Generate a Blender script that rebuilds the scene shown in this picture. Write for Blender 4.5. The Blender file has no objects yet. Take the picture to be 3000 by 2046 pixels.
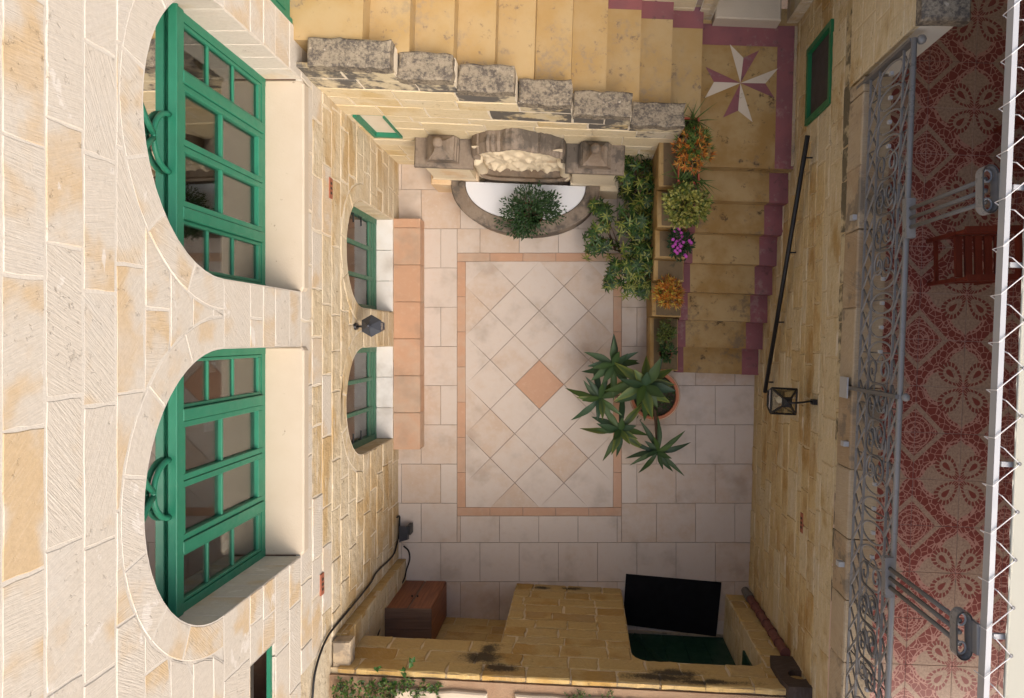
import bpy, bmesh, math, random
from mathutils import Vector, Matrix
random.seed(11)
R_ = math.radians
scene = bpy.context.scene
COL = scene.collection

# ------------------------------------------------------------------ camera
CAM_H = 8.4                       # metres above the courtyard floor, looking straight down
PX = 0.0039                       # metres on the floor per photo pixel (3000 px wide photo)
NX, NY = 1705.0, 990.0            # foot of the plumb line in photo pixels
cam_d = bpy.data.cameras.new('camera')
cam_d.sensor_width = 36.0
cam_d.lens = 36.0 * (CAM_H / PX) / 3000.0
cam_d.shift_x = -(NX - 1500.0) / 3000.0
cam_d.shift_y = -(1023.0 - NY) / 3000.0
cam_d.clip_start = 0.05
cam_d.clip_end = 1000.0
cam = bpy.data.objects.new('camera', cam_d)
cam.location = (0, 0, CAM_H)
COL.objects.link(cam)
scene.camera = cam

# ------------------------------------------------------------------ sky, sun, exposure
SUN_EL, SUN_AZ = R_(50), R_(136)          # azimuth clockwise from +Y: soft light from the right and below
world = bpy.data.worlds.new('World')
scene.world = world
world.use_nodes = True
wn = world.node_tree
sky = wn.nodes.new('ShaderNodeTexSky')
sky.sky_type = 'NISHITA'
sky.sun_disc = False
sky.sun_elevation = SUN_EL
sky.sun_rotation = SUN_AZ
sky.air_density = 1.0
sky.dust_density = 5.5
sky.ozone_density = 1.0
bg = wn.nodes['Background']
bg.inputs[1].default_value = 0.15
wn.links.new(sky.outputs[0], bg.inputs[0])
sun_d = bpy.data.lights.new('sun', 'SUN')
sun_d.energy = 1.0
sun_d.angle = R_(70)
sun_d.color = (1.0, 0.985, 0.96)
sun = bpy.data.objects.new('sun', sun_d)
sdir = Vector((math.sin(SUN_AZ) * math.cos(SUN_EL), math.cos(SUN_AZ) * math.cos(SUN_EL), math.sin(SUN_EL)))
sun.rotation_euler = sdir.to_track_quat('Z', 'Y').to_euler()
sun.location = sdir * 30
COL.objects.link(sun)
scene.view_settings.view_transform = 'Standard'
scene.view_settings.look = 'None'
scene.view_settings.exposure = 0.94
scene.view_settings.gamma = 1.0
scene.view_settings.use_curve_mapping = False
scene.cycles.use_denoising = True
scene.cycles.max_bounces = 8
scene.cycles.transparent_max_bounces = 12

# ------------------------------------------------------------------ measuring helpers (survey of the place)
def at(x, y, z):
    k = PX * (CAM_H - z) / CAM_H
    return Vector(((x - NX) * k, (NY - y) * k, z))
def at_x(x, y, X):                # a surveyed point on an upright plane X = const
    r = (x - NX) * PX / X
    return Vector((X, (NY - y) * PX / r, CAM_H * (1 - 1 / r)))

# ------------------------------------------------------------------ node helpers
def srgb(r, g, b):
    f = lambda c: (c / 255 / 12.92) if c / 255 <= 0.04045 else ((c / 255 + 0.055) / 1.055) ** 2.4
    return (f(r), f(g), f(b), 1.0)
class Mat:
    def __init__(s, name, rough=0.8, spec=0.3, metal=0.0):
        s.m = bpy.data.materials.new(name); s.m.use_nodes = True
        s.t = s.m.node_tree; s.b = s.t.nodes['Principled BSDF']
        s.b.inputs['Roughness'].default_value = rough
        s.b.inputs['Specular IOR Level'].default_value = spec
        s.b.inputs['Metallic'].default_value = metal
        s.tc = s.t.nodes.new('ShaderNodeTexCoord'); s.oi = None
    def n(s, k): return s.t.nodes.new(k)
    def put(s, sock, v):
        if v is None: return
        if isinstance(v, bpy.types.NodeSocket): s.t.links.new(v, sock)
        elif isinstance(v, (tuple, list)):
            d = sock.default_value
            sock.default_value = tuple(v)[:len(d)] if len(v) >= len(d) else tuple(v) + (1.0,) * (len(d) - len(v))
        else: sock.default_value = v
    @property
    def rnd(s):
        if s.oi is None: s.oi = s.n('ShaderNodeObjectInfo')
        return s.oi.outputs['Random']
    @property
    def co(s): return s.tc.outputs['Object']
    def mapping(s, vec=None, scale=(1, 1, 1), rot=(0, 0, 0), loc=(0, 0, 0)):
        n = s.n('ShaderNodeMapping'); s.put(n.inputs[0], vec or s.co)
        s.put(n.inputs[1], loc); s.put(n.inputs[2], rot); s.put(n.inputs[3], scale); return n.outputs[0]
    def vrot(s, vec, axis, ang):
        n = s.n('ShaderNodeVectorRotate'); n.rotation_type = 'AXIS_ANGLE'
        s.put(n.inputs['Vector'], vec); s.put(n.inputs['Axis'], axis); s.put(n.inputs['Angle'], ang); return n.outputs[0]
    def noise(s, scale=5, detail=4, rough=0.55, vec=None, dist=0.0):
        n = s.n('ShaderNodeTexNoise'); s.put(n.inputs['Vector'], vec or s.co)
        s.put(n.inputs['Scale'], scale); s.put(n.inputs['Detail'], detail); s.put(n.inputs['Roughness'], rough); s.put(n.inputs['Distortion'], dist)
        return n.outputs[0]
    def voro(s, scale, feature='F1', vec=None, rnd=1.0):
        n = s.n('ShaderNodeTexVoronoi'); n.feature = feature; s.put(n.inputs['Vector'], vec or s.co)
        s.put(n.inputs['Scale'], scale); s.put(n.inputs['Randomness'], rnd); return n.outputs[0]
    def math(s, op, a, b=None, c=None, clamp=False):
        n = s.n('ShaderNodeMath'); n.operation = op; n.use_clamp = clamp
        s.put(n.inputs[0], a); s.put(n.inputs[1], b); s.put(n.inputs[2], c); return n.outputs[0]
    def smooth(s, v, a, b):
        n = s.n('ShaderNodeMapRange'); n.interpolation_type = 'SMOOTHSTEP'
        s.put(n.inputs[0], v); s.put(n.inputs[1], a); s.put(n.inputs[2], b); return n.outputs[0]
    def lin(s, v, a, b, c=0.0, d=1.0):
        n = s.n('ShaderNodeMapRange'); s.put(n.inputs[0], v); s.put(n.inputs[1], a); s.put(n.inputs[2], b)
        s.put(n.inputs[3], c); s.put(n.inputs[4], d); return n.outputs[0]
    def mix(s, f, a, b, mode='MIX'):
        n = s.n('ShaderNodeMix'); n.data_type = 'RGBA'; n.blend_type = mode
        s.put(n.inputs[0], f); s.put(n.inputs[6], a); s.put(n.inputs[7], b); return n.outputs[2]
    def ramp(s, f, stops):
        n = s.n('ShaderNodeValToRGB'); s.put(n.inputs[0], f); e = n.color_ramp.elements
        while len(e) < len(stops): e.new(0.5)
        for i, (p, c) in enumerate(stops): e[i].position = p; e[i].color = c
        return n.outputs[0]
    def sep(s, vec=None):
        n = s.n('ShaderNodeSeparateXYZ'); s.put(n.inputs[0], vec or s.co); return n.outputs
    def comb(s, x, y, z):
        n = s.n('ShaderNodeCombineXYZ'); s.put(n.inputs[0], x); s.put(n.inputs[1], y); s.put(n.inputs[2], z); return n.outputs[0]
    def bump(s, h, strength=0.5, dist=0.01):
        n = s.n('ShaderNodeBump'); s.put(n.inputs['Height'], h); s.put(n.inputs['Strength'], strength); s.put(n.inputs['Distance'], dist)
        s.t.links.new(n.outputs[0], s.b.inputs['Normal']); return n.outputs[0]
    def col(s, v): s.put(s.b.inputs['Base Color'], v); return s
    def rough(s, v): s.put(s.b.inputs['Roughness'], v); return s

# ------------------------------------------------------------------ mesh helpers
class MB:
    def __init__(s): s.v = []; s.f = []; s.c = []
    def quad(s, *p):
        i = len(s.v); s.v += [tuple(q) for q in p]; s.f.append(tuple(range(i, i + len(p)))); return s
    def box(s, a, b, fn=None):
        x0, y0, z0 = a; x1, y1, z1 = b; i = len(s.v)
        P = [(x0, y0, z0), (x1, y0, z0), (x1, y1, z0), (x0, y1, z0), (x0, y0, z1), (x1, y0, z1), (x1, y1, z1), (x0, y1, z1)]
        s.v += [tuple(fn(*p)) if fn else p for p in P]
        s.f += [tuple(i + k for k in q) for q in ((0, 3, 2, 1), (4, 5, 6, 7), (0, 1, 5, 4), (1, 2, 6, 5), (2, 3, 7, 6), (3, 0, 4, 7))]
        return s
    def rings(s, rings, close=True, cap0=True, cap1=True):
        i = len(s.v); n = len(rings[0])
        for r in rings: s.v += [tuple(p) for p in r]
        for k in range(len(rings) - 1):
            for j in range(n if close else n - 1):
                a = i + k * n + j; b = i + k * n + (j + 1) % n
                s.f.append((a, b, b + n, a + n))
        if cap0: s.f.append(tuple(reversed(range(i, i + n))))
        if cap1: s.f.append(tuple(range(i + (len(rings) - 1) * n, i + len(rings) * n)))
        return s
    def tube(s, pts, r, n=6, closed=False, flat=1.0):
        pts = [Vector(p) for p in pts]; rs = r if isinstance(r, (list, tuple)) else [r] * len(pts)
        rings = []; m = len(pts); ref = None
        for k, p in enumerate(pts):
            if closed: d = pts[(k + 1) % m] - pts[k - 1]
            else: d = pts[min(k + 1, m - 1)] - pts[max(k - 1, 0)]
            d = d.normalized() if d.length > 1e-9 else Vector((0, 0, 1))
            if ref is None:
                ref = Vector((0, 0, 1)) if abs(d.z) < 0.9 else Vector((1, 0, 0))
            u = (ref - d * ref.dot(d)).normalized(); ref = u; w = d.cross(u)
            rings.append([p + u * (math.cos(2 * math.pi * j / n) * rs[k]) + w * (math.sin(2 * math.pi * j / n) * rs[k] * flat) for j in range(n)])
        if closed:
            rings.append(rings[0]); return s.rings(rings, True, False, False)
        return s.rings(rings)
    def lathe(s, prof, c, n=20, cap=True):
        c = Vector(c)
        rg = [[c + Vector((math.cos(2 * math.pi * j / n) * r, math.sin(2 * math.pi * j / n) * r, z)) for j in range(n)] for r, z in prof]
        return s.rings(rg, True, cap, cap)
    def prism(s, poly, z0, z1, bev=0.0):     # poly: (x, y) list, ccw
        rg = [[(x, y, z0) for x, y in poly]]
        if bev:
            ins = inset(poly, bev)
            rg += [[(x, y, z1 - bev) for x, y in poly], [(x, y, z1) for x, y in ins]]
        else: rg.append([(x, y, z1) for x, y in poly])
        return s.rings(rg)
    def ball(s, c, r, n=10, sq=(1, 1, 1)):
        m = n // 2 + 1; c = Vector(c)
        rg = []
        for k in range(1, m):
            t = math.pi * k / m
            rg.append([c + Vector((math.sin(t) * math.cos(2 * math.pi * j / n) * r * sq[0], math.sin(t) * math.sin(2 * math.pi * j / n) * r * sq[1], -math.cos(t) * r * sq[2])) for j in range(n)])
        return s.rings(rg)
def inset(poly, d):
    n = len(poly); out = []
    for i in range(n):
        p0 = Vector(poly[i - 1]).to_2d(); p1 = Vector(poly[i]).to_2d(); p2 = Vector(poly[(i + 1) % n]).to_2d()
        a = (p1 - p0); b = (p2 - p1)
        if a.length < 1e-7 or b.length < 1e-7: out.append(tuple(p1)); continue
        a.normalize(); b.normalize()
        na = Vector((-a.y, a.x)); nb = Vector((-b.y, b.x)); m = na + nb
        if m.length < 1e-6: m = na
        m.normalize(); k = max(0.4, m.dot(na))
        out.append(tuple(p1 + m * (d / k)))
    return out
def area2(poly):
    return sum(poly[i - 1][0] * poly[i][1] - poly[i][0] * poly[i - 1][1] for i in range(len(poly))) / 2
def clip_half(poly, nx, ny, d):              # keep nx*x+ny*y <= d
    out = []
    for i in range(len(poly)):
        a, b = poly[i - 1], poly[i]
        da = nx * a[0] + ny * a[1] - d; db = nx * b[0] + ny * b[1] - d
        if (da < 0) != (db < 0):
            t = da / (da - db); out.append((a[0] + (b[0] - a[0]) * t, a[1] + (b[1] - a[1]) * t))
        if db <= 0: out.append(b)
    return out

def empty(name, loc, label, cat, group=None):
    o = bpy.data.objects.new(name, None); o.location = loc; o.empty_display_size = 0.1
    COL.objects.link(o); o['label'] = label; o['category'] = cat
    if group: o['group'] = group
    return o
def link_child(o, parent):
    if parent is not None:
        o.parent = parent
        # geometry is given in world metres: bring the origin back to the world origin
        w = Vector((0, 0, 0)); q = parent
        while q is not None: w += q.location; q = q.parent
        o.location = -w
def add(name, mb, mat, parent=None, smooth=False, label=None, cat=None, group=None, kind=None, recalc=True):
    me = bpy.data.meshes.new(name)
    me.from_pydata(mb.v, [], mb.f)
    if mb.c:
        ca = me.color_attributes.new('Col', 'FLOAT_COLOR', 'POINT')
        ca.data.foreach_set('color', [x for c in mb.c for x in c])
    if recalc:
        bm = bmesh.new(); bm.from_mesh(me); bmesh.ops.recalc_face_normals(bm, faces=bm.faces); bm.to_mesh(me); bm.free()
    if smooth: me.polygons.foreach_set('use_smooth', [True] * len(me.polygons))
    me.materials.append(mat.m if isinstance(mat, Mat) else mat)
    o = bpy.data.objects.new(name, me); COL.objects.link(o)
    link_child(o, parent)
    if label: o['label'] = label
    if cat: o['category'] = cat
    if group: o['group'] = group
    if kind: o['kind'] = kind
    return o
def clone(o, parent, offset):
    c = o.copy(); COL.objects.link(c); c.parent = parent
    c.location = o.location + Vector(offset); return c

class Frame:                     # an upright wall plane: s along the wall, z up, d out of the wall
    def __init__(f, o, sdir, out): f.o = Vector(o); f.s = Vector(sdir).normalized(); f.n = Vector(out).normalized()
    def p(f, s, z, d=0.0): return f.o + f.s * s + Vector((0, 0, z)) + f.n * d

def rough_edges(poly, jit, step):
    out = []
    for i in range(len(poly)):
        a = Vector(poly[i]); b = Vector(poly[(i + 1) % len(poly)]); L = (b - a).length
        out.append((a.x + random.uniform(-jit, jit), a.y + random.uniform(-jit, jit)))
        k = int(L / step)
        for j in range(1, k + 1):
            t = j / (k + 1) + random.uniform(-.06, .06)
            q = a.lerp(b, t); out.append((q.x + random.uniform(-jit, jit), q.y + random.uniform(-jit, jit)))
    return out
def stone(fr, poly, mat, parent, gap=0.006, jit=0.003, proud=0.0, bev=0.006, step=0.2, name='stone', back=-0.04):
    if area2(poly) < 0: poly = poly[::-1]
    if area2(poly) < 0.0006: return None
    q = inset(poly, gap)
    if area2(q) < 0.0004: return None
    q = rough_edges(q, jit, step)
    fr_in = inset(q, bev); d = proud
    mb = MB()
    mb.rings([[fr.p(s, z, back) for s, z in q], [fr.p(s, z, d - bev * 0.8) for s, z in q], [fr.p(s, z, d) for s, z in fr_in]], True, False, True)
    return add(name, mb, mat, parent, recalc=True)

class Opening:                  # arched or square-headed opening; ring = width of the arch stones
    def __init__(o, sc, hw, z0, zs, arch=True, ring=0.0, zt=None):
        o.sc, o.hw, o.z0, o.zs, o.arch, o.ring = sc, hw, z0, zs, arch, ring
        o.ro = hw + ring; o.zt = zt if zt is not None else (zs + o.ro if arch else zs)
def course_cells(s0, s1, z0, z1, ops, lr, rng):
    """cells of one course as polygons (s, z), cut round the openings"""
    ex = []; arcs = []
    for o in ops:
        zm = (z0 + z1) / 2
        if o.z0 - 1e-4 < zm < o.zs + (0 if o.arch else 1e-4): ex.append((o.sc - o.hw, o.sc + o.hw))
        elif o.arch and o.zs - 1e-4 < zm and z0 < o.zs + o.ro:
            arcs.append(o)
            dz = z1 - o.zs
            if dz < o.ro:
                w = math.sqrt(max(0, o.ro ** 2 - dz ** 2)); ex.append((o.sc - w, o.sc + w))
    ex.sort(); iv = []; a = s0
    for e0, e1 in ex:
        if e0 > a + 1e-3: iv.append((a, e0))
        a = max(a, e1)
    if a < s1 - 1e-3: iv.append((a, s1))
    cells = []
    def low(s):
        z = z0
        for o in arcs:
            t = o.ro ** 2 - (s - o.sc) ** 2
            if t > 0: z = max(z, o.zs + math.sqrt(t))
        return min(z, z1)
    for i0, i1 in iv:
        a = i0
        off = rng.uniform(0.35, 1.0)
        while a < i1 - 1e-4:
            L = rng.uniform(*lr) * off; off = 1.0
            b = a + L
            if i1 - b < lr[0] * 0.45: b = i1
            near = any(abs(s - o.sc) < o.ro for o in arcs for s in (a, b, (a + b) / 2))
            ns = 8 if near else 1
            ss = [a + (b - a) * k / ns for k in range(ns + 1)]
            bot = [(s, low(s)) for s in ss]
            cells.append(bot + [(b, z1), (a, z1)] if not near else [p for p in bot] + ([(b, z1)] if low(b) < z1 - 1e-4 else []) + ([(a, z1)] if low(a) < z1 - 1e-4 else []))
            a = b
    return cells
def build_wall(parent, fr, s0, s1, zs, ops, matf, mortar, lr=(0.4, 0.6), seed=1, gap=0.006, jit=0.003, proud=(0, 0), skip=None, mort_d=-0.005, step=0.2, bev=0.006):
    rng = random.Random(seed); mo = MB()
    for k in range(len(zs) - 1):
        for poly in course_cells(s0, s1, zs[k], zs[k + 1], ops, lr, rng):
            if len(poly) < 3 or abs(area2(poly)) < 1e-4: continue
            mo.quad(*[fr.p(s, z, mort_d) for s, z in poly])
            cs = sum(p[0] for p in poly) / len(poly); cz = sum(p[1] for p in poly) / len(poly)
            if skip and skip(cs, cz): continue
            stone(fr, poly, matf(cs, cz, rng), parent, gap, jit, rng.uniform(*proud), step=step, bev=bev)
    for o in ops:
        if o.arch and o.ring > 0:
            n = max(5, int(round(math.pi * o.ro / 0.46)))
            w = [rng.uniform(0.8, 1.2) for _ in range(n)]; tot = sum(w); t = 0
            for k in range(n):
                t0 = math.pi * t / tot; t += w[k]; t1 = math.pi * t / tot
                A = [t0 + (t1 - t0) * j / 5 for j in range(6)]
                poly = [(o.sc + math.cos(x) * o.hw, o.zs + math.sin(x) * o.hw) for x in A] + [(o.sc + math.cos(x) * o.ro, o.zs + math.sin(x) * o.ro) for x in reversed(A)]
                mo.quad(*[fr.p(s, z, mort_d) for s, z in poly])
                stone(fr, poly, matf(o.sc, o.zs + o.hw, rng), parent, gap, jit * 0.4, rng.uniform(*proud), step=9, bev=bev)
    add('mortar', mo, mortar, parent, recalc=False, kind='stuff')
def zlist(z0, z1, h, snaps=(), rng=None):
    n = max(1, round((z1 - z0) / h)); z = [z0 + (z1 - z0) * k / n for k in range(n + 1)]
    for sn in snaps:
        i = min(range(1, len(z) - 1), key=lambda i: abs(z[i] - sn)); z[i] = sn
    return z
# ------------------------------------------------------------------ materials
def stone_mat(name, pale, warm, grey, warm_amt=0.5, axis=(1, 0, 0), chisel=0.5, pits=0.0, stain=None, stain_amt=0.0, streak=0.25, tone=0.25, run=False, lump=0.0, indiv=0.75, blotch=None, smear=None):
    m = Mat(name, 0.88, 0.15)
    r2 = m.math('FRACT', m.math('MULTIPLY', m.rnd, 7.31)); r3 = m.math('FRACT', m.math('MULTIPLY', m.rnd, 23.7))
    off = m.comb(m.math('MULTIPLY', m.rnd, 9.0), m.math('MULTIPLY', r2, 7.0), m.math('MULTIPLY', r3, 5.0))
    n = m.n('ShaderNodeVectorMath'); n.operation = 'ADD'; m.put(n.inputs[0], m.co); m.put(n.inputs[1], off)
    v = n.outputs[0]
    ang = m.lin(r3, 0, 1, -0.12, 0.12) if run else m.lin(r3, 0, 1, -1.1, 1.1)
    vr = m.vrot(v, axis, ang)
    sc = (14, 14, 14)
    st = m.noise(1.0, 3, 0.6, m.mapping(vr, ((10, 5, 60) if run else (10, 120, 9)) if axis[0] else ((5, 10, 60) if run else (9, 10, 120))), 0.25)
    big = m.noise(3.2, 3, 0.5, v)
    fine = m.noise(38, 4, 0.65, v)
    f = m.math('ADD', m.math('MULTIPLY', m.math('ADD', m.math('MULTIPLY', m.math('SUBTRACT', big, 0.5), 1.9), 0.5), 0.9), m.math('MULTIPLY', m.math('SUBTRACT', r2, 0.5), indiv))
    c = m.mix(m.smooth(f, 0.62 - warm_amt * 0.35, 0.95 - warm_amt * 0.35), pale, warm)
    c = m.mix(m.math('MULTIPLY', m.smooth(m.noise(1.6, 3, 0.6, v), 0.5, 0.75), 0.55), c, grey)
    stm = m.math('MULTIPLY', m.lin(m.noise(4.5, 3, 0.6, v), 0.35, 0.65, 0.15, 1.0), streak)
    c = m.mix(m.math('MULTIPLY', m.smooth(st, 0.45, 0.75), stm), c, m.mix(0.5, pale, (1, 0.96, 0.9, 1)))
    c = m.mix(m.math('MULTIPLY', m.smooth(st, 0.52, 0.28), m.math('MULTIPLY', stm, 0.75)), c, m.mix(0.4, warm, (0.05, 0.03, 0.015, 1)))
    c = m.mix(m.lin(fine, 0.3, 0.7, 0, tone), c, m.mix(0.5, c, (0.05, 0.035, 0.02, 1)))
    if smear:
        c = m.mix(m.math('MULTIPLY', m.smooth(m.noise(3.4, 5, 0.6, m.mapping(None, (1, 1, 1.6)), 0.4), 0.635, 0.67), 0.75), c, smear)
    if blotch:
        bl_ = m.noise(1.5, 5, 0.62, m.mapping(None, (1, 0.6, 1.5)), 0.3)
        c = m.mix(m.math('MULTIPLY', m.smooth(bl_, 0.50, 0.66), 0.75), c, blotch[0])
        c = m.mix(m.math('MULTIPLY', m.smooth(bl_, 0.48, 0.34), 0.85), c, blotch[1])
        c = m.mix(m.math('MULTIPLY', m.smooth(m.noise(7, 6, 0.7, m.mapping(None, (1, 0.45, 2.2))), 0.57, 0.66), 0.6), c, blotch[2])
    h = m.math('ADD', m.math('MULTIPLY', st, chisel), m.math('MULTIPLY', fine, 0.35))
    if lump: h = m.math('ADD', h, m.math('MULTIPLY', m.noise(9, 4, 0.6, m.co), lump * 4))
    if pits:
        pm = m.smooth(m.noise(24, 5, 0.7, v), 0.60, 0.68)
        pz = m.smooth(m.noise(2.3, 2, 0.5, m.co), 0.47, 0.6)
        pm = m.math('MULTIPLY', pm, pz)
        c = m.mix(m.math('MULTIPLY', pm, pits), c, m.mix(0.75, warm, (0.03, 0.02, 0.01, 1)))
        h = m.math('SUBTRACT', h, m.math('MULTIPLY', pm, 1.2))
    if stain:
        sm = m.smooth(m.math('ADD', m.noise(2.4, 5, 0.65, m.mapping(None, (1, 1, 1))), m.math('MULTIPLY', m.noise(19, 3, 0.6), 0.25)), 0.72 - stain_amt * 0.3, 0.84 - stain_amt * 0.3)
        c = m.mix(m.math('MULTIPLY', sm, 0.9), c, stain)
    m.col(c); m.bump(h, 0.55, 0.010)
    return m
LIME_PALE = (0.575, 0.515, 0.43, 1); LIME_WARM = (0.56, 0.415, 0.25, 1); LIME_GREY = (0.575, 0.545, 0.495, 1)
M_LIME = stone_mat('dressed_pale_limestone', LIME_PALE, LIME_WARM, LIME_GREY, 0.48, (1, 0, 0), 0.6, 0.2, streak=0.18, tone=0.22, indiv=0.34, smear=(0.66, 0.61, 0.54, 1))
M_LIME_OLD = stone_mat('old_cream_limestone', (0.55, 0.45, 0.30, 1), (0.49, 0.345, 0.17, 1), (0.55, 0.49, 0.39, 1), 0.45, (1, 0, 0), 0.5, 0.85, streak=0.3, run=True, lump=1.0, indiv=0.45, blotch=((0.55, 0.475, 0.35, 1), (0.44, 0.30, 0.14, 1), (0.62, 0.56, 0.46, 1)))
M_LIME_Y = stone_mat('cream_limestone_stair', (0.62, 0.51, 0.32, 1), (0.56, 0.42, 0.21, 1), (0.62, 0.56, 0.44, 1), 0.3, (0, 1, 0), 0.45, 0.25, streak=0.22, run=True)
M_LIME_YS = stone_mat('stained_limestone_stair', (0.55, 0.46, 0.30, 1), (0.50, 0.38, 0.19, 1), (0.55, 0.5, 0.42, 1), 0.3, (0, 1, 0), 0.45, 0.25, (0.075, 0.072, 0.072, 1), 0.62, streak=0.2)
M_HONEY = stone_mat('honey_limestone', (0.56, 0.42, 0.215, 1), (0.45, 0.285, 0.105, 1), (0.55, 0.46, 0.31, 1), 0.5, (1, 0, 0), 0.7, 0.7, streak=0.35, tone=0.4, run=True, lump=1.0, indiv=0.3, blotch=((0.58, 0.465, 0.275, 1), (0.34, 0.20, 0.065, 1), (0.66, 0.575, 0.43, 1)))
M_HONEY_P = stone_mat('worn_pale_honey_limestone', (0.58, 0.475, 0.30, 1), (0.46, 0.325, 0.145, 1), (0.55, 0.48, 0.37, 1), 0.4, (1, 0, 0), 0.7, 0.6, streak=0.35, tone=0.3, run=True, lump=1.0, indiv=0.3, blotch=((0.56, 0.46, 0.30, 1), (0.38, 0.245, 0.095, 1), (0.65, 0.57, 0.44, 1)))
M_HONEY_B = stone_mat('amber_limestone', (0.53, 0.37, 0.15, 1), (0.45, 0.275, 0.085, 1), (0.44, 0.335, 0.19, 1), 0.45, (0, 1, 0), 0.6, 0.35, streak=0.2, tone=0.35)
M_LEDGE = stone_mat('ledge_stone', (0.42, 0.33, 0.22, 1), (0.36, 0.26, 0.16, 1), (0.36, 0.31, 0.25, 1), 0.4, (1, 0, 0), 0.4, 0.5, (0.20, 0.165, 0.125, 1), 0.25, streak=0.2)
M_HONEY_T = stone_mat('grimy_shaded_honey_limestone', (0.54, 0.45, 0.29, 1), (0.44, 0.32, 0.15, 1), (0.50, 0.44, 0.33, 1), 0.4, (1, 0, 0), 0.6, 0.5, (0.10, 0.085, 0.06, 1), 0.55, streak=0.3, tone=0.3, run=True, indiv=0.3)  # top course: grime and the ledge's shadow put into the stone colour
M_FOUNT = stone_mat('weathered_fountain_stone', (0.24, 0.19, 0.145, 1), (0.20, 0.145, 0.10, 1), (0.22, 0.195, 0.17, 1), 0.4, (0, 1, 0), 0.2, 0.5, (0.10, 0.085, 0.07, 1), 0.45, streak=0.1, tone=0.4)
M_FOUNT_P = stone_mat('pale_fountain_stone', (0.66, 0.555, 0.39, 1), (0.62, 0.44, 0.26, 1), (0.58, 0.51, 0.40, 1), 0.35, (0, 1, 0), 0.2, 0.2, streak=0.1)
def coping_mat():
    m = Mat('lichen_coping_stone', 0.95, 0.1)
    n1 = m.noise(4, 3, 0.5); n2 = m.noise(45, 5, 0.7); n3 = m.noise(11, 5, 0.65)
    c = m.mix(n1, (0.31, 0.255, 0.18, 1), (0.25, 0.21, 0.155, 1))
    c = m.mix(m.smooth(m.math('ADD', m.math('MULTIPLY', n2, 0.6), m.math('MULTIPLY', n3, 0.5)), 0.47, 0.66), c, (0.10, 0.085, 0.072, 1))
    c = m.mix(m.smooth(m.noise(17, 4, 0.6), 0.64, 0.72), c, (0.42, 0.36, 0.28, 1))
    m.col(c); m.bump(m.math('ADD', n2, n3), 0.8, 0.012); return m
M_COPING = coping_mat()
def mortar_mat(name, a, b):
    m = Mat(name, 0.95, 0.1); n = m.noise(9, 5, 0.6); f = m.noise(60, 4, 0.6)
    m.col(m.mix(n, a, b)); m.bump(f, 0.5, 0.006); return m
M_MORTAR = mortar_mat('white_lime_mortar', (0.61, 0.565, 0.495, 1), (0.555, 0.495, 0.41, 1))
M_MORTAR_B = mortar_mat('pale_patched_mortar', (0.68, 0.57, 0.40, 1), (0.58, 0.45, 0.27, 1))
M_GROUT_T = mortar_mat('pink_grout', (0.62, 0.46, 0.39, 1), (0.52, 0.38, 0.32, 1))
M_MORTAR_C = mortar_mat('cream_mortar', (0.68, 0.61, 0.50, 1), (0.58, 0.49, 0.35, 1))
M_MORTAR_H = mortar_mat('tan_mortar', (0.58, 0.48, 0.33, 1), (0.46, 0.345, 0.19, 1))
def plaster(name, a, b, bumpd=0.004):
    m = Mat(name, 0.85, 0.2); n = m.noise(5, 5, 0.6); f = m.noise(70, 3, 0.6); k = m.noise(16, 6, 0.7)
    c = m.mix(n, a, b); c = m.mix(m.smooth(k, 0.66, 0.72), c, m.mix(0.6, c, (0.1, 0.07, 0.05, 1)))
    m.col(c); m.bump(f, 0.4, bumpd); return m
M_PLASTER = plaster('cream_plaster', (0.51, 0.435, 0.34, 1), (0.46, 0.375, 0.275, 1))
M_PLASTER_W = plaster('white_plaster', (0.66, 0.62, 0.55, 1), (0.6, 0.54, 0.44, 1))
M_EARTH = plaster('red_earth', (0.25, 0.145, 0.085, 1), (0.34, 0.24, 0.15, 1), 0.02)
def tile_mat(name, a, b, edge, rough=0.45):
    m = Mat(name, rough, 0.35); r2 = m.math('FRACT', m.math('MULTIPLY', m.rnd, 13.7))
    off = m.comb(m.math('MULTIPLY', m.rnd, 11.0), m.math('MULTIPLY', r2, 17.0), 0.0)
    n = m.n('ShaderNodeVectorMath'); n.operation = 'ADD'; m.put(n.inputs[0], m.co); m.put(n.inputs[1], off); v = n.outputs[0]
    k = m.math('ADD', m.math('MULTIPLY', m.noise(5.5, 4, 0.6, v), 0.8), m.math('MULTIPLY', m.math('SUBTRACT', r2, 0.5), 0.45))
    c = m.mix(m.smooth(k, 0.3, 0.72), a, b)
    c = m.mix(m.smooth(m.noise(17, 5, 0.65, v), 0.5, 0.75), c, edge)
    c = m.mix(m.math('MULTIPLY', m.smooth(m.noise(2.1, 4, 0.6), 0.50, 0.72), 0.38), c, (0.22, 0.165, 0.12, 1))
    m.col(c); m.bump(m.noise(26, 3, 0.6, v), 0.18, 0.004)
    m.rough(m.lin(m.noise(12, 3, 0.6, v), 0.3, 0.7, rough - 0.06, rough + 0.15)); return m
M_TILE = tile_mat('cream_floor_tile', (0.535, 0.455, 0.385, 1), (0.485, 0.365, 0.27, 1), (0.53, 0.43, 0.345, 1))
M_TERRA = tile_mat('terracotta_floor_tile', (0.46, 0.265, 0.16, 1), (0.45, 0.32, 0.225, 1), (0.49, 0.305, 0.195, 1))
M_SILLT = tile_mat('white_sill_tile', (0.66, 0.64, 0.61, 1), (0.60, 0.56, 0.51, 1), (0.64, 0.6, 0.55, 1))
M_GROUT = mortar_mat('floor_grout', (0.24, 0.19, 0.155, 1), (0.29, 0.24, 0.2, 1))
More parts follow.
